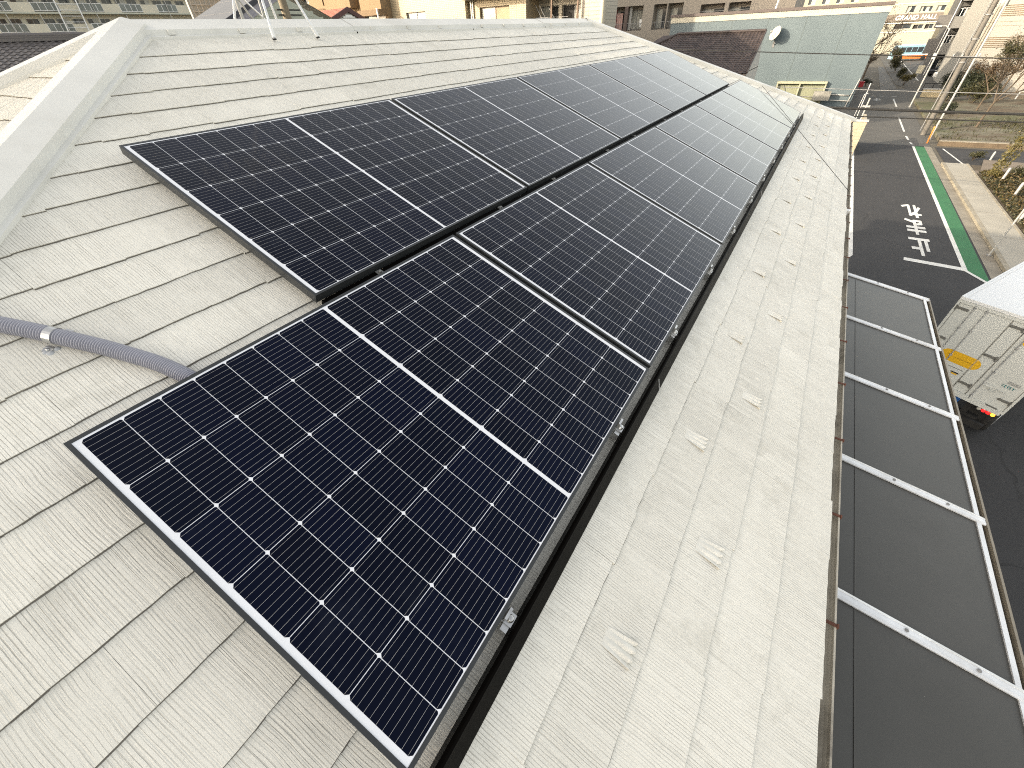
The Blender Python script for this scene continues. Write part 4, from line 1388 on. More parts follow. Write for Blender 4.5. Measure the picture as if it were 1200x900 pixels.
# -- cream tiled apartment house, balconies to the right
def cream():
    root = thing('tiled_apartment', 'sunlit cream tile apartment house with small windows and shaded balconies', 'building', (-23, 36, 0))
    Mc = brick_mat('cream tile', (.44, .37, .245), (.22, .18, .12), .20, .10, .014)
    Mg = brick_mat('grey beige siding', (.36, .33, .27), (.20, .18, .15), 3.0, .2, .016)
    F = Fac((-31.45, 32.5, 0), X, -Y)
    holes = [(2.01, 4.04, 7.6, 9.05)]
    mb = MB(); F.wall(mb, .47, 8.03, 0, 10.5, holes, .22, 8); mb.build('wall', Mc, root)
    F.window(root, *holes[0], -.21, M_mid, [M_curtain, M_curtain])
    # second bay slightly back with the brown wide window
    F2 = Fac((-23.41, 32.93, 0), X, -Y)
    h2 = [(.98, 3.59, 7.25, 9.0)]
    mb = MB(); F2.wall(mb, 0.01, 5.0, 0, 10.5, h2, .25, 7.5); mb.build('wall', Mc, root)
    F2.window(root, *h2[0], -.24, mat('brown frame', (.17, .12, .07), .5), [M_curtain, mat('tan blind', (.30, .22, .12), .5, .2, 2)])
    mb = MB(); F2.box(mb, .02, 4.96, 9.42, 9.66, .001, 1.0); mb.build('balcony_slab', M_lgrey, root)
    for s in (.27, .44):
        mb = MB(); mb.tube([F2.P(s, 0, .08), F2.P(s, 9.4, .08)], .05, 8); mb.build('downpipe', M_white, root)
    # recessed balcony bay
    F3 = Fac((-18.40, 34.72, 0), X, -Y)
    mb = MB(); F3.wall(mb, 0, 3.76, 0, 10.5, [(.17, 1.62, 6.9, 8.85), (1.88, 3.68, 6.9, 8.85)], .3, 5.7); mb.build('wall', Mg, root)
    F3.window(root, .17, 1.62, 6.9, 8.85, -.29, M_mid, [M_curtain, M_dark])
    F3.window(root, 1.88, 3.68, 6.9, 8.85, -.29, M_mid, [M_dark, M_curtain])
    for s in (1.67, 3.66):
        mb = MB(); F3.box(mb, s, s + .1, 6.63, 9.24, 1.2, 1.3); mb.build('balcony_post', mat('brown post', (.14, .09, .06), .6), root)
    mb = MB(); F3.box(mb, 0, 3.76, 6.45, 6.62, .001, 1.4); F3.box(mb, 0, 3.76, 9.24, 9.45, .001, 1.4); mb.build('balcony_slab', M_lgrey, root)
    F4 = Fac((-14.62, 33.78, 0), X, -Y)
    mb = MB(); F4.box(mb, 0, 1.5, 0, 10.5, -.8, 0); mb.build('wall', Mg, root)
    mb = MB(); mb.tube([(-12.95, 33.6, 0), (-12.95, 33.6, 10.5)], .15, 14); mb.build('drain_stack', mat('cream pipe', (.48, .44, .35), .6, .1, 2), root)
    # lattice of a drying frame in the balcony
    mb = MB()
    for a, b_ in (((.3, 8.9), (1.4, 7.4)), ((1.4, 8.7), (2.6, 7.2)), ((.6, 8.9), (1.7, 7.4)), ((.4, 8.25), (2.9, 8.2))):
        mb.tube([F3.P(a[0], a[1], 1.0), F3.P(b_[0], b_[1], 1.0)], .018, 6)
    mb.build('drying_frame', M_mid, root)
cream()

# -- grey brown apartment house
def brown_flats():
    root = thing('apartment_house', 'shaded grey brown apartment house with deep balconies right of the white ridge', 'building', (-22, 78, 0))
    Mw = mat('grey brown render', (.33, .295, .25), .85, .10, .25)
    F = Fac((-31.5, 75, 0), X, -Y)
    holes = []
    for z in (1.4, 7.2, 10.6):
        holes += [(2.0, 7.1, z, z + 2.65), (8.6, 10.4, z, z + 2.65), (10.55, 12.6, z, z + 2.65)]
    holes += [(14.9, 17.9, 8.45, 9.5), (18.4, 21, 8.45, 9.5)]
    mb = MB(); F.wall(mb, 0, 26, 0, 15, holes, 1.5, 12); mb.build('wall', Mw, root)
    rr = random.Random(9)
    for h in holes:
        n = max(1, int((h[1] - h[0]) / 1.6))
        F.window(root, h[0] + .1, h[1] - .1, h[2] + .15, h[3] - .45, -1.49, M_mid, [M_curtain, M_glass, M_curtain], n + 1)
        mb = MB()
        if h[2] < 8.4 or h[2] > 9.6:
            F.box(mb, h[0], h[1], h[2] + .80, h[2] + .85, -.12, -.06)
            for i in range(int((h[1] - h[0]) / .25)):
                F.box(mb, h[0] + .1 + i * .25, h[0] + .13 + i * .25, h[2], h[2] + .80, -.11, -.07)
        else:
            F.box(mb, h[0], h[1], h[2] + .3, h[2] + .36, -.12, -.06)
        mb.build('railing', M_mid, root)
    mb = MB(); F.box(mb, 4.4, 4.9, 0, 15, -.4, -.001); mb.build('column', mat('dark column', (.12, .09, .08), .6), root)
    mb = MB(); F.box(mb, 3.0, 3.9, 7.25, 9.2, -.9, -.82); mb.build('hanging_sheet', mat('rose sheet', (.46, .30, .27), .8), root)
    mb = MB(); F.box(mb, 2.6, 2.95, 7.25, 9.6, -.9, -.82); mb.build('hanging_sheet', mat('dark red sheet', (.22, .05, .05), .8), root)
    mb = MB(); F.box(mb, 4.95, 5.3, 7.3, 9.8, -.7, -.6); mb.build('hanging_sheet', M_lgrey, root)
    mb = MB(); F.box(mb, 6.7, 7.05, 7.6, 8.4, -.5, -.2); mb.build('air_conditioner', M_white, root)
    for s in (11.2, 11.9):
        mb = MB(); mb.lathe(F.P(s - 4.9, 6.15, 0.0), -Y, [(0, .12), (.1, .12), (.14, .06), (.14, 0)], 10); mb.build('vent', M_white, root)
brown_flats()

# -- second tiled house, in front of the blue wall
def tile_house2():
    root = thing('brown_tiled_house', 'house with brown grey tiled roof left of the satellite dish', 'house', (-10, 47, 0))
    a = math.atan2(6.9 - 4.4, 4.4); ev = Vector((0, -math.cos(a), -math.sin(a))); en = Vector((0, -math.sin(a), math.cos(a)))
    top = Vector((-15.2, 48.2, 6.86))
    mb = MB(); kawara(mb, top, X, ev, en, 10.6, 5.0, .27, .25, lambda u, v: u > 3.4 - 1.15 * v)
    mb.face([top - en * .03 + X * 2.2, top - en * .03 + X * 10.6, top - en * .03 + X * 10.6 + ev * 5, top - en * .03 + ev * 5 - X * 1.5])
    rf = mb.build('roof', M_kawara2, root)
    mb = MB()
    # plain slate hip face to the left
    lst = []
    for i in range(6):
        y0, y1 = 48.2 - i * .75, 48.2 - (i + 1) * .75 + .05
    w0_ = top + X * 3.5
    w1_ = top + ev * 5 - X * 2.2
    w2_ = top + ev * 5 - X * 2.2 + Vector((0, 8, 0))
    for i in range(12):
        t0, t1 = i / 12, (i + 1) / 12 - .01
        p0_, p1_ = w0_.lerp(w1_, t0), w0_.lerp(w1_, t1); q0, q1 = w0_.lerp(w2_, t0), w0_.lerp(w2_, t1)
        mb.face([p0_, p1_ + Z * .03, q1 + Z * .03, q0])
    mb.build('hip_face', mat('grey slate hip', (.17, .15, .12), .8, .15, 1.2), rf)
    mb = MB()
    mb.tube([w0_ + en * .06, w1_ + en * .06], .08, 8); mb.tube([w0_ + en * .06 , top + X * 10.6 + en * .06], .10, 8); mb.tube([top + X * 10.62 + en * .05, top + X * 10.62 + ev * 5 + en * .05], .07, 8)
    mb.build('ridge', M_kawara2, rf)
    e = top + ev * 5
    mb = MB(); mb.box(-16.6, -4.75, 44.2, 51, 0, e.z + .05); mb.mesh([(-4.75, 44.2, e.z), (-4.75, 51, e.z), (-4.75, 48.2, 6.75)], [(0, 1, 2)]); mb.build('wall', M_lgrey, root)
    mb = MB(); mb.box(-17, -4.55, 43.48, 43.60, e.z - .12, e.z - .02); mb.build('gutter', mat('dark gutter', (.06, .05, .045), .6), root)
    mb = MB(); mb.box(-6.6, -5.4, 43.42, 43.476, e.z - .06, e.z + .04); mb.build('gutter_plate', M_white, root)
    mb = MB(); mb.box(-4.74, -4.66, 43.9, 44.05, 0, 4.3); mb.build('downpipe', M_white, root)
tile_house2()

# -- blue grey clad building with pale fascia
def blue():
    root = thing('blue_building', 'blue grey metal-clad building with cream fascia and dark coping', 'building', (-8, 70, 0))
    mt, nt, p = base_mat('blue grey cladding')
    tc = N(nt, 'ShaderNodeTexCoord').outputs['Object']
    s_ = N(nt, 'ShaderNodeSeparateXYZ'); L(nt, tc, s_.inputs[0])
    fz = mth(nt, 'FRACT', mth(nt, 'MULTIPLY', s_.outputs[2], 1 / .42))
    fx = mth(nt, 'FRACT', mth(nt, 'MULTIPLY', mth(nt, 'ADD', s_.outputs[0], 2.2), 1 / 3.6))
    ln = mth(nt, 'MAXIMUM', mth(nt, 'MULTIPLY', mth(nt, 'LESS_THAN', fz, .05), .22), mth(nt, 'MULTIPLY', mth(nt, 'LESS_THAN', fx, .02), .6))
    c = mix(nt, ramp(nt, noise(nt, tc, .35, 5, .6), .3, .7), (.098, .130, .146), (.120, .156, .172))
    c = mix(nt, ln, c, (.07, .09, .09))
    L(nt, c, p.inputs['Base Color']); p.inputs['Roughness'].default_value = .6
    F = Fac((-17, 64, 0), X, -Y)
    mb = MB(); F.box(mb, 0, 20.8, 0, 7.72, -14, 0); mb.build('wall', mt, root)
    mb = MB(); F.box(mb, -.05, 20.9, 7.72, 8.22, -14.05, .06); mb.build('fascia', mat('cream fascia', (.44, .42, .345), .6, .05, .5), root)
    mb = MB(); F.box(mb, -.12, 20.98, 8.222, 8.46, -14.1, .16); mb.build('coping', mat('dark brown coping', (.11, .09, .085), .6, .1, 1), root)
    # cream framed shutter low on the wall
    mb = MB()
    F.box(mb, 13.2, 18.0, 2.15, 2.35, .001, .5); F.box(mb, 13.2, 13.35, .2, 2.149, .001, .4); F.box(mb, 17.85, 18.0, .2, 2.149, .001, .4); F.box(mb, 15.4, 15.55, .2, 2.149, .001, .4)
    fr = mb.build('awning_frame', mat('cream metal', (.40, .39, .28), .6, .1, 1), root)
    mb = MB(); F.box(mb, 13.35, 17.85, .2, 2.14, .002, .06); mb.build('shutter', mat('pale green shutter', (.27, .28, .19), .7, .2, 1.2), fr)
    mb = MB()
    for a, b_ in (((13.9, 2.0), (14.4, 1.2)), ((14.4, 1.2), (15.3, 1.15)), ((15.6, 1.0), (17.6, .95)), ((15.3, .95), (15.9, .7))):
        mb.tube([F.P(a[0], a[1], .12), F.P(b_[0], b_[1], .12)], .03, 6)
    mb.build('pipe', M_mid, fr)
    mb = MB(); F.box(mb, 17.1, 18.7, .75, 1.55, .5, 1.1); mb.build('condenser', mat('dusty grey unit', (.30, .29, .26), .8, .35, 2.5), root)
    mb = MB(); mb.tube([F.P(18.7, 1.2, .1), F.P(20.4, 1.15, .1)], .05, 8); mb.tube([F.P(18.8, .7, .1), F.P(20.7, .66, .1)], .05, 8); mb.tube([F.P(20.45, 0, .1), F.P(20.75, 2.6, .1)], .05, 8); mb.build('wall_pipe', M_lgrey, root)
    mb = MB(); mb.tube([F.P(10.75, 8.46, -.2), F.P(10.95, 10.5, -.2)], .09, 8); mb.build('roof_pipe', M_white, root)
blue()
def dish():
    c = Vector((-5.5, 63.25, 6.5))
    root = thing('satellite_dish', 'cream satellite dish on the blue wall casting its shadow', 'satellite dish', (-5.4, 63.9, 5.7))
    ax = Vector((-.62, -.66, .42)).normalized()
    R_ = .62
    pr_ = [(-.16 + .16 * (r / R_) ** 2, r) for r in [0, .15, .3, .45, .55, R_]]
    mb = MB(); mb.lathe(c, ax, pr_ + [(.005, R_ + .015), (-.02, R_ + .01)] + [(h - .02, r) for h, r in pr_[::-1]], 28); mb.build('reflector', mat('cream dish', (.44, .42, .36), .5, .05, 2), root)
    mb = MB(); mb.tube([c + Vector((0, 0, -.5)), c + ax * .55 + Vector((0, 0, -.12))], .02, 6); mb.obox(c + ax * .55 + Vector((0, 0, -.10)), ax, ax.cross(Z).normalized(), Z, .09, .06, .06); mb.build('feed', M_lgrey, root)
    mb = MB(); mb.tube([c - ax * .15, c - ax * .2 + Vector((.05, .2, -.2)), Vector((-5.4, 63.75, 5.6)), Vector((-5.4, 64.0, 5.6))], .035, 8); mb.box(-5.5, -5.3, 63.95, 63.999, 5.3, 5.8); mb.build('mount', M_mid, root)
    mb = MB()
    M_ink = mat('faded grey mark', (.34, .35, .38), .6)
    a_ = ax.cross(Z).normalized(); b_ = a_.cross(ax)
    for (x, y, l) in ((-.1, .22, .13), (.05, .25, .10), (-.02, .17, .15)):
        mb.obox(c + a_ * x + b_ * y + ax * (-.16 + .16 * ((x * x + y * y) / R_ ** 2) + .012), a_, b_, ax, l, .018, .004)
    mb.build('mark', M_ink, root)
dish()

# -- unseen block added behind the camera only to shade the near hip end
def behind():
    root = thing('shade_block', 'unseen block added behind the camera to shade the near hip end', 'building', (-20, -22, 0))
    F = Fac((-34, -14, 0), X, Y)
    mb = MB(); F.wall(mb, 0, 26, 0, 15.5, [(2 + 4 * i, 4 + 4 * i, 1.2 + 3 * k, 2.6 + 3 * k) for i in range(6) for k in range(5)], .2, 10); mb.build('wall', M_wallcream, root)
    for i in range(6):
        for k in range(5):
            F.window(root, 2 + 4 * i, 4 + 4 * i, 1.2 + 3 * k, 2.6 + 3 * k, -.19)
behind()

# ------------------------------------------------------------------ far end of the street
def hall():
    root = thing('hall', 'cream hall with GRAND HALL lettering on its grey band', 'building', (14, 176, 0))
    Mh = mat('pale cream hall', (.34, .325, .265), .7, .06, .2)
    F = Fac((2, 170, 0), X, -Y)
    holes = [(8.3, 11.8, 4.85, 5.85), (12.2, 14.2, 4.75, 5.6), (14.6, 16.2, 4.7, 5.6), (9.3, 11.0, 7.95, 9.2), (12.0, 14.4, 8.0, 9.0), (15.2, 16.9, 8.0, 9.0)]
    mb = MB(); F.wall(mb, 0, 17, 0, 14, holes, .4, 20); mb.build('wall', Mh, root)
    for h in holes:
        F.window(root, *h, -.39, M_lgrey, [M_dark, M_glass] if h[2] < 7 else [M_curtain, M_glass], 4 if h[0] == 12.0 else 2)
    mb = MB(); F.box(mb, 5.5, 17.02, 6.35, 7.72, .001, .5); mb.build('sign_band', mat('grey brown sign band', (.17, .145, .12), .7, .08, .5), root)
    mb = MB(); F.box(mb, 5.5, 17.0, 5.95, 6.10, .001, .2); F.box(mb, 5.5, 17.0, 4.2, 4.3, .001, .15); F.box(mb, 5.5, 17, 9.6, 9.7, .001, .1); mb.build('string_course', M_white, root)
    cu = bpy.data.curves.new('sign', 'FONT')
    cu.body = 'GRAND HALL'; cu.size = 1.22; cu.extrude = .04; cu.shear = .12; cu.space_character = 1.08; cu.offset = .018
    to = bpy.data.objects.new('sign_tmp', cu); COL.objects.link(to)
    dg = bpy.context.evaluated_depsgraph_get()
    me = bpy.data.meshes.new_from_object(to.evaluated_get(dg))
    bpy.data.objects.remove(to)
    wdt = max(v.co.x for v in me.vertices)
    lt = bpy.data.objects.new('lettering', me); COL.objects.link(lt)
    me.materials.clear(); me.materials.append(M_white)
    lt.parent = root
    lt.location = Vector((9.75, 169.44, 6.60)) - Vector((14, 176, 0)); lt.rotation_euler = (math.pi / 2, 0, 0)
    lt.scale = (8.3 / wdt, 1, 1)
    mb = MB(); mb.tube([F.P(8.0, 0, .4), F.P(8.4, 3, .5), F.P(10.2, 8.6, .5)], .07, 6); mb.build('cable_riser', M_dark, root)
hall()
def rear_hall():
    root = thing('pale_block', 'pale yellow block with small windows rising behind the grand hall', 'building', (4, 215, 0))
    Mh = mat('pale yellow block', (.33, .30, .225), .7, .06, .2)
    F = Fac((-24, 210, 0), X, -Y)
    holes = [(x, x + 2.0, z, z + 1.5) for x in (2, 6, 10, 14, 18, 22, 26, 30, 34) for z in (8.3, 11.3, 14)]
    mb = MB(); F.wall(mb, 0, 62, 0, 24, holes, .3, 12); mb.build('wall', Mh, root)
    for h in holes:
        F.window(root, *h, -.29, M_white, [M_glass, M_curtain])
rear_hall()
def bus():
    root = thing('bus', 'light blue and white bus with orange skirt parked before the hall', 'bus', (14, 141.5, 0))
    d = Vector((.93, .36, 0)).normalized(); n = Vector((d.y, -d.x, 0))
    o = Vector((10.9, 138.6, 0))
    P = lambda s, z, w_=0: o + d * s - n * w_ + Z * z
    def bx(mb, s0, s1, z0, z1, w0, w1): mb.obox(P((s0 + s1) / 2, (z0 + z1) / 2, (w0 + w1) / 2), d, n, Z, (s1 - s0) / 2, abs(w1 - w0) / 2, (z1 - z0) / 2)
    prof = [(0, .35), (0, 1.3), (.35, 2.45), (.6, 2.6), (7.2, 2.6), (7.35, 2.4), (7.35, .35)]
    mb = MB(); n_ = len(prof); vs = [P(s, z, 0) for s, z in prof] + [P(s, z, 2.2) for s, z in prof]
    mb.mesh(vs, [tuple(range(n_)), tuple(range(n_, 2 * n_))[::-1]] + [(i, (i + 1) % n_, n_ + (i + 1) % n_, n_ + i) for i in range(n_)])
    mb.build('body', mat('bus pale blue', (.30, .50, .60), .4, .05), root)
    mb = MB(); bx(mb, .02, 7.33, .36, .95, -.02, -.001); mb.build('orange_skirt', mat('bus orange', (.62, .20, .05), .4, .08), root)
    mb = MB(); bx(mb, .3, 7.3, .96, 1.12, -.015, -.001); mb.build('white_stripe', M_white, root)
    for i in range(6):
        mb = MB(); bx(mb, .75 + i * 1.08, 1.72 + i * 1.08, 1.45, 2.3, -.012, -.001); mb.build('window', M_glass, root)
    mb = MB(); mb.mesh([P(-.01, 1.3, .15), P(-.01, 1.3, 2.05), P(.33, 2.4, 2.05), P(.33, 2.4, .15)], [(0, 1, 2, 3)]); mb.build('windscreen', M_glass, root)
    for s in (1.3, 5.6):
        mb = MB(); mb.lathe(P(s, .45, -.01), n, [(-.2, .2), (-.2, .45), (.02, .45), (.03, .3), (.03, 0)], 16); mb.build('wheel', M_rubber, root)
    mb = MB(); bx(mb, 1.5, 6.5, 2.601, 2.72, .4, 1.8); mb.build('roof_unit', M_white, root)
bus()
def car(label, loc, ang, mt, rev=False):
    root = thing('car', label, 'car', loc, 'cars in the car park')
    d = Vector((math.cos(ang), math.sin(ang), 0)); s_ = Vector((-d.y, d.x, 0)); o = Vector(loc)
    prof = [(-1.95, .35), (-2.0, .75), (-1.85, .92), (-1.05, 1.0), (-.45, 1.42), (.75, 1.48), (1.55, 1.1), (1.9, 1.0), (1.95, .4)]
    mb = MB(); n_ = len(prof)
    rows = [(-.82, .0, 1), (-.85, 0, 1), (-.70, .0, 0), (.70, 0, 0), (.85, 0, 1), (.82, 0, 1)]
    def ring(y, f): return [o + d * x + s_ * (y * (1 if z < 1.02 else .80)) + Z * z for x, z in prof]
    R1, R2 = ring(-.84, 1), ring(.84, 1)
    mb.mesh(R1 + R2, [tuple(range(n_)), tuple(range(n_, 2 * n_))[::-1]] + [(i, (i + 1) % n_, n_ + (i + 1) % n_, n_ + i) for i in range(n_)])
    mb.build('body', mt, root)
    mb = MB()
    for sg in (-1, 1):
        mb.face([o + d * x + s_ * (sg * (.845 if z < 1.04 else .70)) + Z * z for x, z in ((-.9, 1.03), (1.35, 1.06), (.7, 1.42), (-.42, 1.37))])
    mb.face([o + d * x + s_ * y + Z * z for x, y, z in ((-1.05, -.66, 1.02), (-1.05, .66, 1.02), (-.49, .58, 1.41), (-.49, -.58, 1.41))])
    mb.face([o + d * x + s_ * y + Z * z for x, y, z in ((1.53, -.66, 1.12), (1.53, .66, 1.12), (.82, .58, 1.47), (.82, -.58, 1.47))])
    mb.build('glazing', M_glass, root)
    for x in (-1.25, 1.2):
        for sg in (-1, 1):
            mb = MB(); mb.lathe(o + d * x + s_ * (sg * .68) + Z * .32, s_ * sg, [(0, .1), (0, .32), (.18, .32), (.2, .24), (.19, 0)], 16); mb.build('wheel', M_rubber, root)
    for sg in (-1, 1):
        mb = MB(); mb.obox(o - d * 1.93 + s_ * (sg * .62) + Z * .78, d, s_, Z, .06, .16, .07); mb.build('headlight', M_lgrey, root)
car('white car with rounded bonnet at the car park edge beside the pole', (15.9, 97.3, 0), .55, M_white)
car('black car behind the white car in the car park', (15.6, 103.2, 0), .65, mat('black car paint', (.012, .012, .014), .25, .1))
def grey_flats():
    root = thing('grey_apartment', 'grey shaded apartment house with two balconies left of the white building', 'building', (15, 110, 0))
    Mw = mat('grey render', (.105, .102, .096), .85, .08, .3)
    Mp = mat('pale balcony panel', (.22, .217, .205), .7, .07, .4)
    F = Fac((11.9, 105.6, 0), X, -Y)
    holes = []
    for z in (-.1, 2.9, 5.95, 9):
        holes += [(2.2, 4.9, z + .35 if z < 0 else z + .15, z + 2.15)]
    mb = MB(); F.wall(mb, 1.95, 5.4, 0, 14, holes, .9, 9); mb.build('wall', Mw, root)
    for h in holes:
        F.window(root, h[0] + .05, h[1] - .05, h[2] + .1, h[3] - .1, -.89, M_white, [M_glass, M_curtain], 4)
    for z in (2.62, 5.68, 8.72):
        mb = MB(); F.box(mb, 1.95, 5.2, z, z + .12, .001, 1.3); F.box(mb, 1.95, 5.2, z + .121, z + 1.35, 1.2, 1.3); F.box(mb, 1.95, 2.05, z + .121, z + 1.35, .001, 1.199)
        bl = mb.build('balcony', Mp, root)
        mb = MB()
        for i in range(6):
            F.box(mb, 2.3 + i * .45, 2.36 + i * .45, z + 1.36, z + 2.2, 1.0, 1.06)
        F.box(mb, 2.1, 5.1, z + 2.2, z + 2.25, 1.0, 1.06)
        mb.build('drying_rack', M_white, bl)
    for (a, b, c, d) in ((.25, 1.94, 2.7, 4.5), (.15, 1.94, 5.75, 7.25), (1.2, 1.94, 8.8, 10.4)):
        mb = MB(); F.box(mb, a, b, c, d, -.9, .4); mb.build('stair_wall', mat('dark grey wall', (.15, .145, .14), .85, .1, .4), root)
    mb = MB(); mb.tube([F.P(1.7, 0, .5), F.P(1.7, 13, .5)], .06, 6); mb.tube([F.P(5.3, 0, .2), F.P(5.3, 13, .2)], .06, 6); mb.build('drain_pipe', M_white, root)
grey_flats()
def white_bld():
    root = thing('white_building', 'big pale sunlit building with louvred openings at the upper right', 'building', (24, 86, 0))
    Mw = mat('white cladding', (.34, .325, .29), .7, .05, .25)
    F = Fac((14.1, 82, 0), X, -Y)
    mb = MB(); F.box(mb, 0, 22, 0, 14, -16, 0); mb.build('wall', Mw, root)
    mb = MB()
    for (a, b, c, d) in ((1.0, 9, 6.95, 8.0), (.9, 9, 4.2, 5.25), (1.0, 9, 9.6, 10.6)):
        k_ = int((d - c) / .17)
        for i in range(k_):
            F.box(mb, a, b, c + i * .17, c + i * .17 + .07, .001, .05)
    mb.build('louvre', mat('brown louvre', (.20, .15, .10), .6), root)
    mb = MB()
    for z in (3.3, 6.1, 6.45, 9.0):
        F.box(mb, -.01, 22.01, z, z + .03, .001, .03)
    for s in (.35, .6):
        mb.tube([F.P(s, 0, .06), F.P(s, 14, .06)], .04, 6)
    mb.build('panel_joint', mat('joint brown', (.32, .27, .20), .7), root)
white_bld()
# ------------------------------------------------------------------ planted corner, bank, trees
M_leafA = leaf_mat('olive leaf', (.018, .020, .007), (.062, .058, .018))
M_leafB = leaf_mat('dark leaf', (.009, .014, .006), (.032, .038, .014))
M_leafC = leaf_mat('yellow green leaf', (.05, .046, .012), (.14, .11, .03))
M_leafD = leaf_mat('bronze leaf', (.035, .021, .010), (.085, .055, .024))
M_bark = mat('bark', (.11, .085, .06), .9, .3, 6, .4, 30)
def leaf(mb, c, size, rnd, upb=.3):
    d = Vector((rnd.gauss(0, 1), rnd.gauss(0, 1), rnd.gauss(0, .7) + upb)).normalized()
    a = d.cross(Vector((rnd.gauss(0, 1), rnd.gauss(0, 1), rnd.gauss(0, 1)))).normalized()
    l = size * rnd.uniform(.7, 1.3); w_ = l * .42
    mb.face([c - d * l * .5, c + a * w_ * .5, c + d * l * .5, c - a * w_ * .5], 0, None, rnd.random())
def clump(mb, c, r, n, size, rnd, flat=1.0):
    for _ in range(n):
        v = Vector((rnd.gauss(0, 1), rnd.gauss(0, 1), rnd.gauss(0, 1))).normalized() * (rnd.random() ** .45)
        leaf(mb, c + Vector((v.x * r, v.y * r, v.z * r * flat)), size, rnd)
def shrub(label, x, y, r, h, mt, n, size, seed, group=None, cat='shrub', nm='shrub', z0=0):
    rnd = random.Random(seed)
    root = thing(nm, label, cat, (x, y, z0), group)
    mb = MB(); st = MB()
    for i in range(7):
        a = rnd.uniform(0, 6.28); rr = r * rnd.uniform(.1, .65)
        c = Vector((x + math.cos(a) * rr, y + math.sin(a) * rr, z0 + h * rnd.uniform(.35, .8)))
        clump(mb, c, r * rnd.uniform(.35, .6), n // 7, size, rnd, min(1.4, h / (2 * r)))
        st.tube([(x, y, z0), tuple(Vector((x, y, z0)).lerp(c, .5) + Vector((0, 0, .05))), tuple(c)], [.03, .02, .008], 5)
    mb.build('foliage', mt, root); st.build('stem', M_bark, root)
def tree(label, x, y, h, mt, n, size, seed, lean=(0, 0), crown=(.45, 1.0), leafy=True, depth=4, spread=.6, r0=.12):
    rnd = random.Random(seed)
    root = thing('tree', label, 'tree', (x, y, 0))
    tr = MB(); cr = MB()
    tips = []
    def grow(p, d, l, r, dep):
        q = p + d * l
        m_ = (p + q) / 2 + Vector((rnd.gauss(0, .03), rnd.gauss(0, .03), 0)) * l
        tr.tube([p, m_, q], [r, r * .85, r * .7], 6, caps=False)
        if dep == 0:
            tips.append(q); return
        k = 3 if dep > 1 else 2
        for _ in range(k):
            nd = (d + Vector((rnd.gauss(0, spread), rnd.gauss(0, spread), rnd.gauss(.15, .3)))).normalized()
            grow(q, nd, l * rnd.uniform(.55, .85), r * .62, dep - 1)
        if dep < depth: tips.append(q)
    d0 = Vector((lean[0], lean[1], 1)).normalized()
    grow(Vector((x, y, 0)), d0, h * .36, r0, depth)
    tr.build('trunk', M_bark, root)
    if leafy:
        for t in tips:
            clump(cr, t, h * .085 * rnd.uniform(.7, 1.4), max(4, n // len(tips)), size, rnd)
        cr.build('crown', mt, root)
tree('bare brown tree with thin leaning branches on the grass bank', 12.6, 53.2, 5.4, M_leafD, 160, .10, 3, (.12, .1), depth=5, spread=.42, r0=.10)
tree('sparse bronze-leaved tree before the white building', 14.0, 63, 4.6, M_leafD, 2200, .15, 8, (.05, .0), depth=4, r0=.09)
tree('olive tree with patchy crown at the edge of the hedge', 16.4, 73, 5.0, M_leafA, 2600, .17, 12, (.05, .1), depth=4, r0=.1)
tree('leafless tree with forked trunk by the parking bays', 17.6, 76, 6.2, M_leafD, 60, .1, 15, (.1, 0), depth=5, spread=.4, r0=.12)
shrub('tall dark evergreen hedge bush left of the slim street light', 13.3, 79, 1.3, 2.4, M_leafB, 2600, .16, 21, 'hedge bushes beyond the corner')
shrub('dark evergreen bush with bronze top beside the utility pole', 12.4, 70, 1.5, 2.2, M_leafB, 2600, .16, 22, 'hedge bushes beyond the corner')
shrub('broad olive bush in the middle of the hedge', 14.4, 69, 1.7, 2.2, M_leafA, 2800, .16, 23, 'hedge bushes beyond the corner')
shrub('wide bronze and olive bush in front of the white building', 16.2, 80, 2.2, 3.2, M_leafD, 3600, .18, 26, 'hedge bushes beyond the corner')
shrub('tall dark bush filling the hedge behind the bronze tree', 15.0, 75, 1.9, 2.9, M_leafB, 3400, .17, 27, 'hedge bushes beyond the corner')
shrub('low dark bush at the foot of the utility pole', 11.2, 60.5, 1.0, 1.3, M_leafB, 1700, .13, 24, 'hedge bushes beyond the corner')
shrub('rounded olive bush nearest the parking bays', 16.6, 78, 1.6, 2.0, M_leafA, 2400, .16, 25, 'hedge bushes beyond the corner')
shrub('round yellow-green bush beside the grey walkway', 10.0, 88.5, .95, 1.5, M_leafC, 1700, .16, 31, 'bushes beside the walkway')
shrub('olive bush halfway along the walkway', 9.9, 96, 1.1, 1.7, M_leafA, 1700, .17, 32, 'bushes beside the walkway')
shrub('long olive bush in front of the bus', 10.2, 112, 1.5, 2.2, M_leafA, 1900, .2, 33, 'bushes beside the walkway')
shrub('taller bush at the far end of the walkway by the bus', 10.6, 124, 1.6, 2.9, M_leafA, 1900, .22, 34, 'bushes beside the walkway')
tree('bare brown winter tree left of the walkway', 5.4, 98, 5.5, M_leafD, 700, .16, 41, depth=5, spread=.5, r0=.12)
tree('bare brown winter tree against the hall corner', 5.0, 114, 8.0, M_leafD, 700, .2, 42, depth=5, spread=.5, r0=.16)
tree('leafless brown tree by the red mailbox', 4.6, 90, 3.6, M_leafD, 600, .14, 43, depth=5, spread=.55, r0=.08)
shrub('low dark shrub at the corner of the far walkway', 5.6, 86.6, .8, .9, M_leafB, 1000, .13, 44)
sheet('walkway', [(7.2, 81.7), (9.05, 84.2), (8.95, 124), (8.1, 124)], .012, mat('grey walkway', (.13, .128, .12), .85, .1, .5))
sheet('car_park', [(11, 80), (40, 82), (60, 165), (9.2, 165), (9.2, 90)], .006, asphalt_mat('car park asphalt', (.075, .072, .065), .4))
mb = MB()
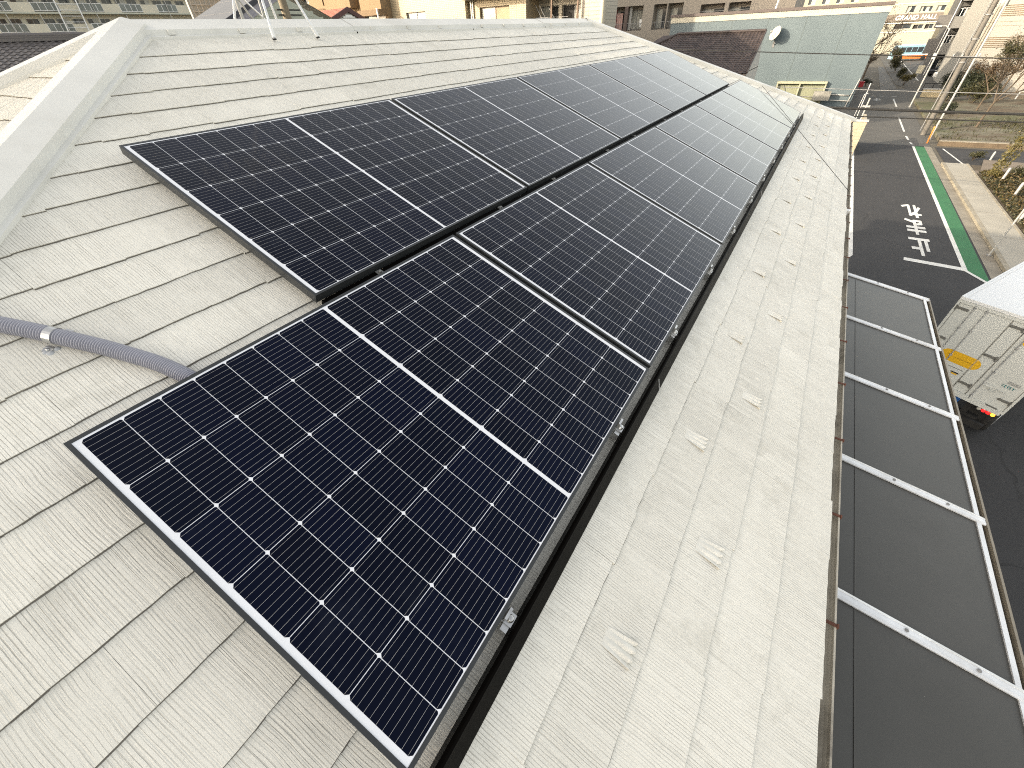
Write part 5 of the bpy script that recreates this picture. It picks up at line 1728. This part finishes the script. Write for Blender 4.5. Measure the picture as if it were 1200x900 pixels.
for p, q in (((12.2, 95), (12.6, 140)), ((10.5, 105), (13, 105.5)), ((10.5, 118), (13, 118.4)), ((10.4, 130), (13, 130.4)), ((11, 108.5), (12.6, 108.8))):
    mb.face(line(p, q, .14, .014))
for p, q in (((19.0, 75), (22.4, 89)), ((21.4, 75), (24.8, 89)), ((18.8, 74.6), (30, 75.5))):
    mb.face(line(p, q, .12, .016))
struct('parking_line', mb, M_line)
sheet('parking_bay', [(18.7, 74.4), (40, 75.8), (44, 118), (19.5, 100)], .010, mat('tan parking surface', (.15, .12, .085), .9, .12, .4))
def small_signs():
    root = thing('notice_board', 'small cream notice board on a post at the car park entrance', 'sign', (11.4, 92, 0))
    mb = MB(); mb.tube([(11.4, 92, 0), (11.4, 92, 1.1)], .04, 6); mb.build('post', M_lgrey, root)
    mb = MB(); mb.box(11.05, 11.75, 91.96, 92.03, 1.1, 2.0); mb.build('panel', mat('cream notice', (.62, .58, .45), .6), root)
    root = thing('mailbox', 'small red box on a post below the blue building corner', 'mailbox', (4.75, 80, 0))
    mb = MB(); mb.tube([(4.75, 80, 0), (4.75, 80, .5)], .06, 6); mb.build('post', M_mid, root)
    mb = MB(); mb.box(4.5, 5.0, 79.8, 80.2, .5, 1.05); mb.box(4.47, 5.03, 79.77, 80.23, 1.05, 1.12); mb.build('box', mat('red box', (.45, .02, .03), .4), root)
    root = thing('pipe_barrier', 'low dark pipe barrier on the cream kerb by the car park', 'barrier', (12.2, 81.8, 0))
    for x in (11.5, 12.4, 13.2):
        mb = MB(); mb.tube([(x, 81.8, 0), (x, 81.8, .8)], .035, 6); mb.build('post', M_dark, root)
    mb = MB(); mb.tube([(11.5, 81.8, .8), (13.2, 81.8, .8)], .035, 6); mb.build('rail', M_dark, root)
    root = thing('low_wall', 'low cream block wall left of the hedge across the far road', 'wall', (11.9, 75.5, 0))
    mb = MB(); mb.box(10.8, 13.4, 75.3, 75.6, 0, .75); mb.build('panel', mat('cream block wall', (.52, .43, .27), .85, .2, 1.5), root)
    mb = MB(); mb.box(10.75, 13.45, 75.26, 75.64, .75, .82); mb.build('coping', M_lgrey, root)
small_signs()
# retaining wall and weedy paved bank behind the side road
def bank():
    root = thing('retaining_wall', 'low brown retaining wall with pale coping beside the side road', 'wall', (14, 46.8, 0))
    Mb = mat('stained retaining wall', (.14, .105, .07), .9, .3, 1.2, .2, 20, dirt=(.10, .08, .055))
    mb = MB(); mb.obox((24.5, 47.1, .13), Vector((1, .085, 0)).normalized(), Vector((-.085, 1, 0)).normalized(), Z, 15, .12, .15); mb.build('panel', Mb, root)
    mb = MB(); mb.obox((24.5, 47.1, .31), Vector((1, .085, 0)).normalized(), Vector((-.085, 1, 0)).normalized(), Z, 15, .14, .03); mb.build('coping', M_gutconc, root)
bank()
mb = MB(); mb.face([(9.75, 46.1, .22), (40, 48.7, .22), (40, 75, .22), (9.9, 72, .22)]); mb.face([(9.75, 46.1, .22), (9.9, 72, .22), (9.9, 72, -.01), (9.75, 46.1, -.01)])
def bank_mat():
    mt, nt, p = base_mat('weedy bank')
    tc = N(nt, 'ShaderNodeTexCoord').outputs['Object']
    a = ramp(nt, noise(nt, tc, .35, 6, .75), .42, .62)
    b_ = ramp(nt, noise(nt, mapping(nt, tc, .7, 3, 1), 1.0, 6, .75), .4, .65)
    c = mix(nt, a, (.10, .072, .045), (.18, .175, .125))
    c = mix(nt, mth(nt, 'MULTIPLY', b_, .5), c, (.065, .055, .035))
    g_ = ramp(nt, noise(nt, tc, .22, 5, .7), .52, .60)
    c = mix(nt, mth(nt, 'MULTIPLY', g_, .7), c, (.075, .085, .03))
    L(nt, c, p.inputs['Base Color']); p.inputs['Roughness'].default_value = .95
    return mt
struct('bank', mb, bank_mat())
mb = MB(); rnd = random.Random(77)
for _ in range(9000):
    x = rnd.uniform(9.9, 20); y = 47.3 + (rnd.random() ** 1.3) * 12
    if math.sin(x * .9) + math.sin(y * .7 + 1) + rnd.gauss(0, .7) < .75 and rnd.random() < .93: continue
    h = rnd.uniform(.05, .22); a = rnd.uniform(0, 6.28); dx, dy = math.cos(a) * .03, math.sin(a) * .03
    mb.face([(x - dx, y - dy, .22), (x + dx, y + dy, .22), (x + rnd.gauss(0, .05), y + rnd.gauss(0, .05), .22 + h)], 0, None, rnd.random())
struct('grass', mb, M_leafA, 'stuff')
# stone slabs at the corner of the planting
mb = MB(); mb.face([(10.75, 37.9, .112), (13.4, 38.2, .112), (13.4, 41.0, .112), (11.4, 41.2, .112)]); mb.face([(10.45, 37.0, .113), (10.85, 37.0, .113), (10.85, 37.8, .113), (10.45, 37.8, .113)])
struct('stone_paving', mb, mat('brown stone paving', (.19, .155, .12), .85, .15, .9))
mb = MB(); rnd = random.Random(5)
for _ in range(15000):
    x = rnd.uniform(10.5, 13.8); y = rnd.uniform(20.6, 37.2)
    if x > 10.9 + 2.9 * (37.4 - y) / 14 and rnd.random() < .3: pass
    hh = .10 + .22 * (math.sin(x * 3.1 + y * 1.3) * math.sin(y * 2.3 - x) * .5 + .5) * min(1, (x - 10.4) / .5) + rnd.uniform(0, .12)
    leaf(mb, Vector((x, y, hh)), .13, rnd, .5)
struct('ground_cover', mb, M_leafA, 'stuff')
mb = MB(); rnd = random.Random(6)
for _ in range(5200):
    x = rnd.uniform(10.5, 13.8); y = rnd.uniform(20.6, 37.0)
    hh = .16 + .22 * (math.sin(x * 3.1 + y * 1.3) * math.sin(y * 2.3 - x) * .5 + .5) * min(1, (x - 10.4) / .5) + rnd.uniform(0, .1)
    leaf(mb, Vector((x, y, hh)), .12, rnd, .5)
struct('yellowing_ground_cover', mb, leaf_mat('rusty ground leaf', (.05, .033, .012), (.12, .085, .03)), 'stuff')
def reed(label, x, y, h, seed, lean):
    rnd = random.Random(seed)
    root = thing('bamboo_plant', label, 'plant', (x, y, .1))
    st = MB(); lf = MB()
    for i in range(7):
        a = rnd.uniform(0, 6.28); b_ = Vector((x + math.cos(a) * .25, y + math.sin(a) * .25, .1))
        t = b_ + Vector((lean[0] + rnd.gauss(0, .2), lean[1] + rnd.gauss(0, .2), 1)) * h * rnd.uniform(.7, 1.05)
        st.tube([b_, b_.lerp(t, .5) + Vector((rnd.gauss(0, .04), rnd.gauss(0, .04), .05)), t], [.014, .011, .004], 5)
        for _ in range(70):
            c = b_.lerp(t, rnd.uniform(.15, 1)) + Vector((rnd.gauss(0, .1), rnd.gauss(0, .1), rnd.gauss(0, .08)))
            leaf(lf, c, .16, rnd, .1)
    st.build('stem', mat('green cane', (.17, .15, .05), .6), root); lf.build('foliage', M_leafC, root)
reed('tall yellow-green leafy canes leaning in the planting by the stone slabs', 11.15, 36.9, 2.6, 3, (.28, .1))
shrub('low yellow-green shrub at the tip of the planting beside the pavement', 10.85, 35.9, .45, .6, M_leafC, 900, .10, 51, z0=.1)
shrub('olive shrub half behind the second bollard', 12.3, 36.3, .7, .8, M_leafA, 1200, .11, 52, z0=.1)
shrub('bronze tinged shrub at the right edge of the planting', 12.6, 32.5, .8, .9, M_leafD, 1400, .11, 53, z0=.1)
shrub('dark green shrub near the right picture edge', 12.2, 29.6, .7, .8, M_leafB, 1200, .11, 54, z0=.1)
shrub('small olive shrub beside the side road line', 10.9, 41.3, .55, .6, M_leafA, 800, .09, 55)
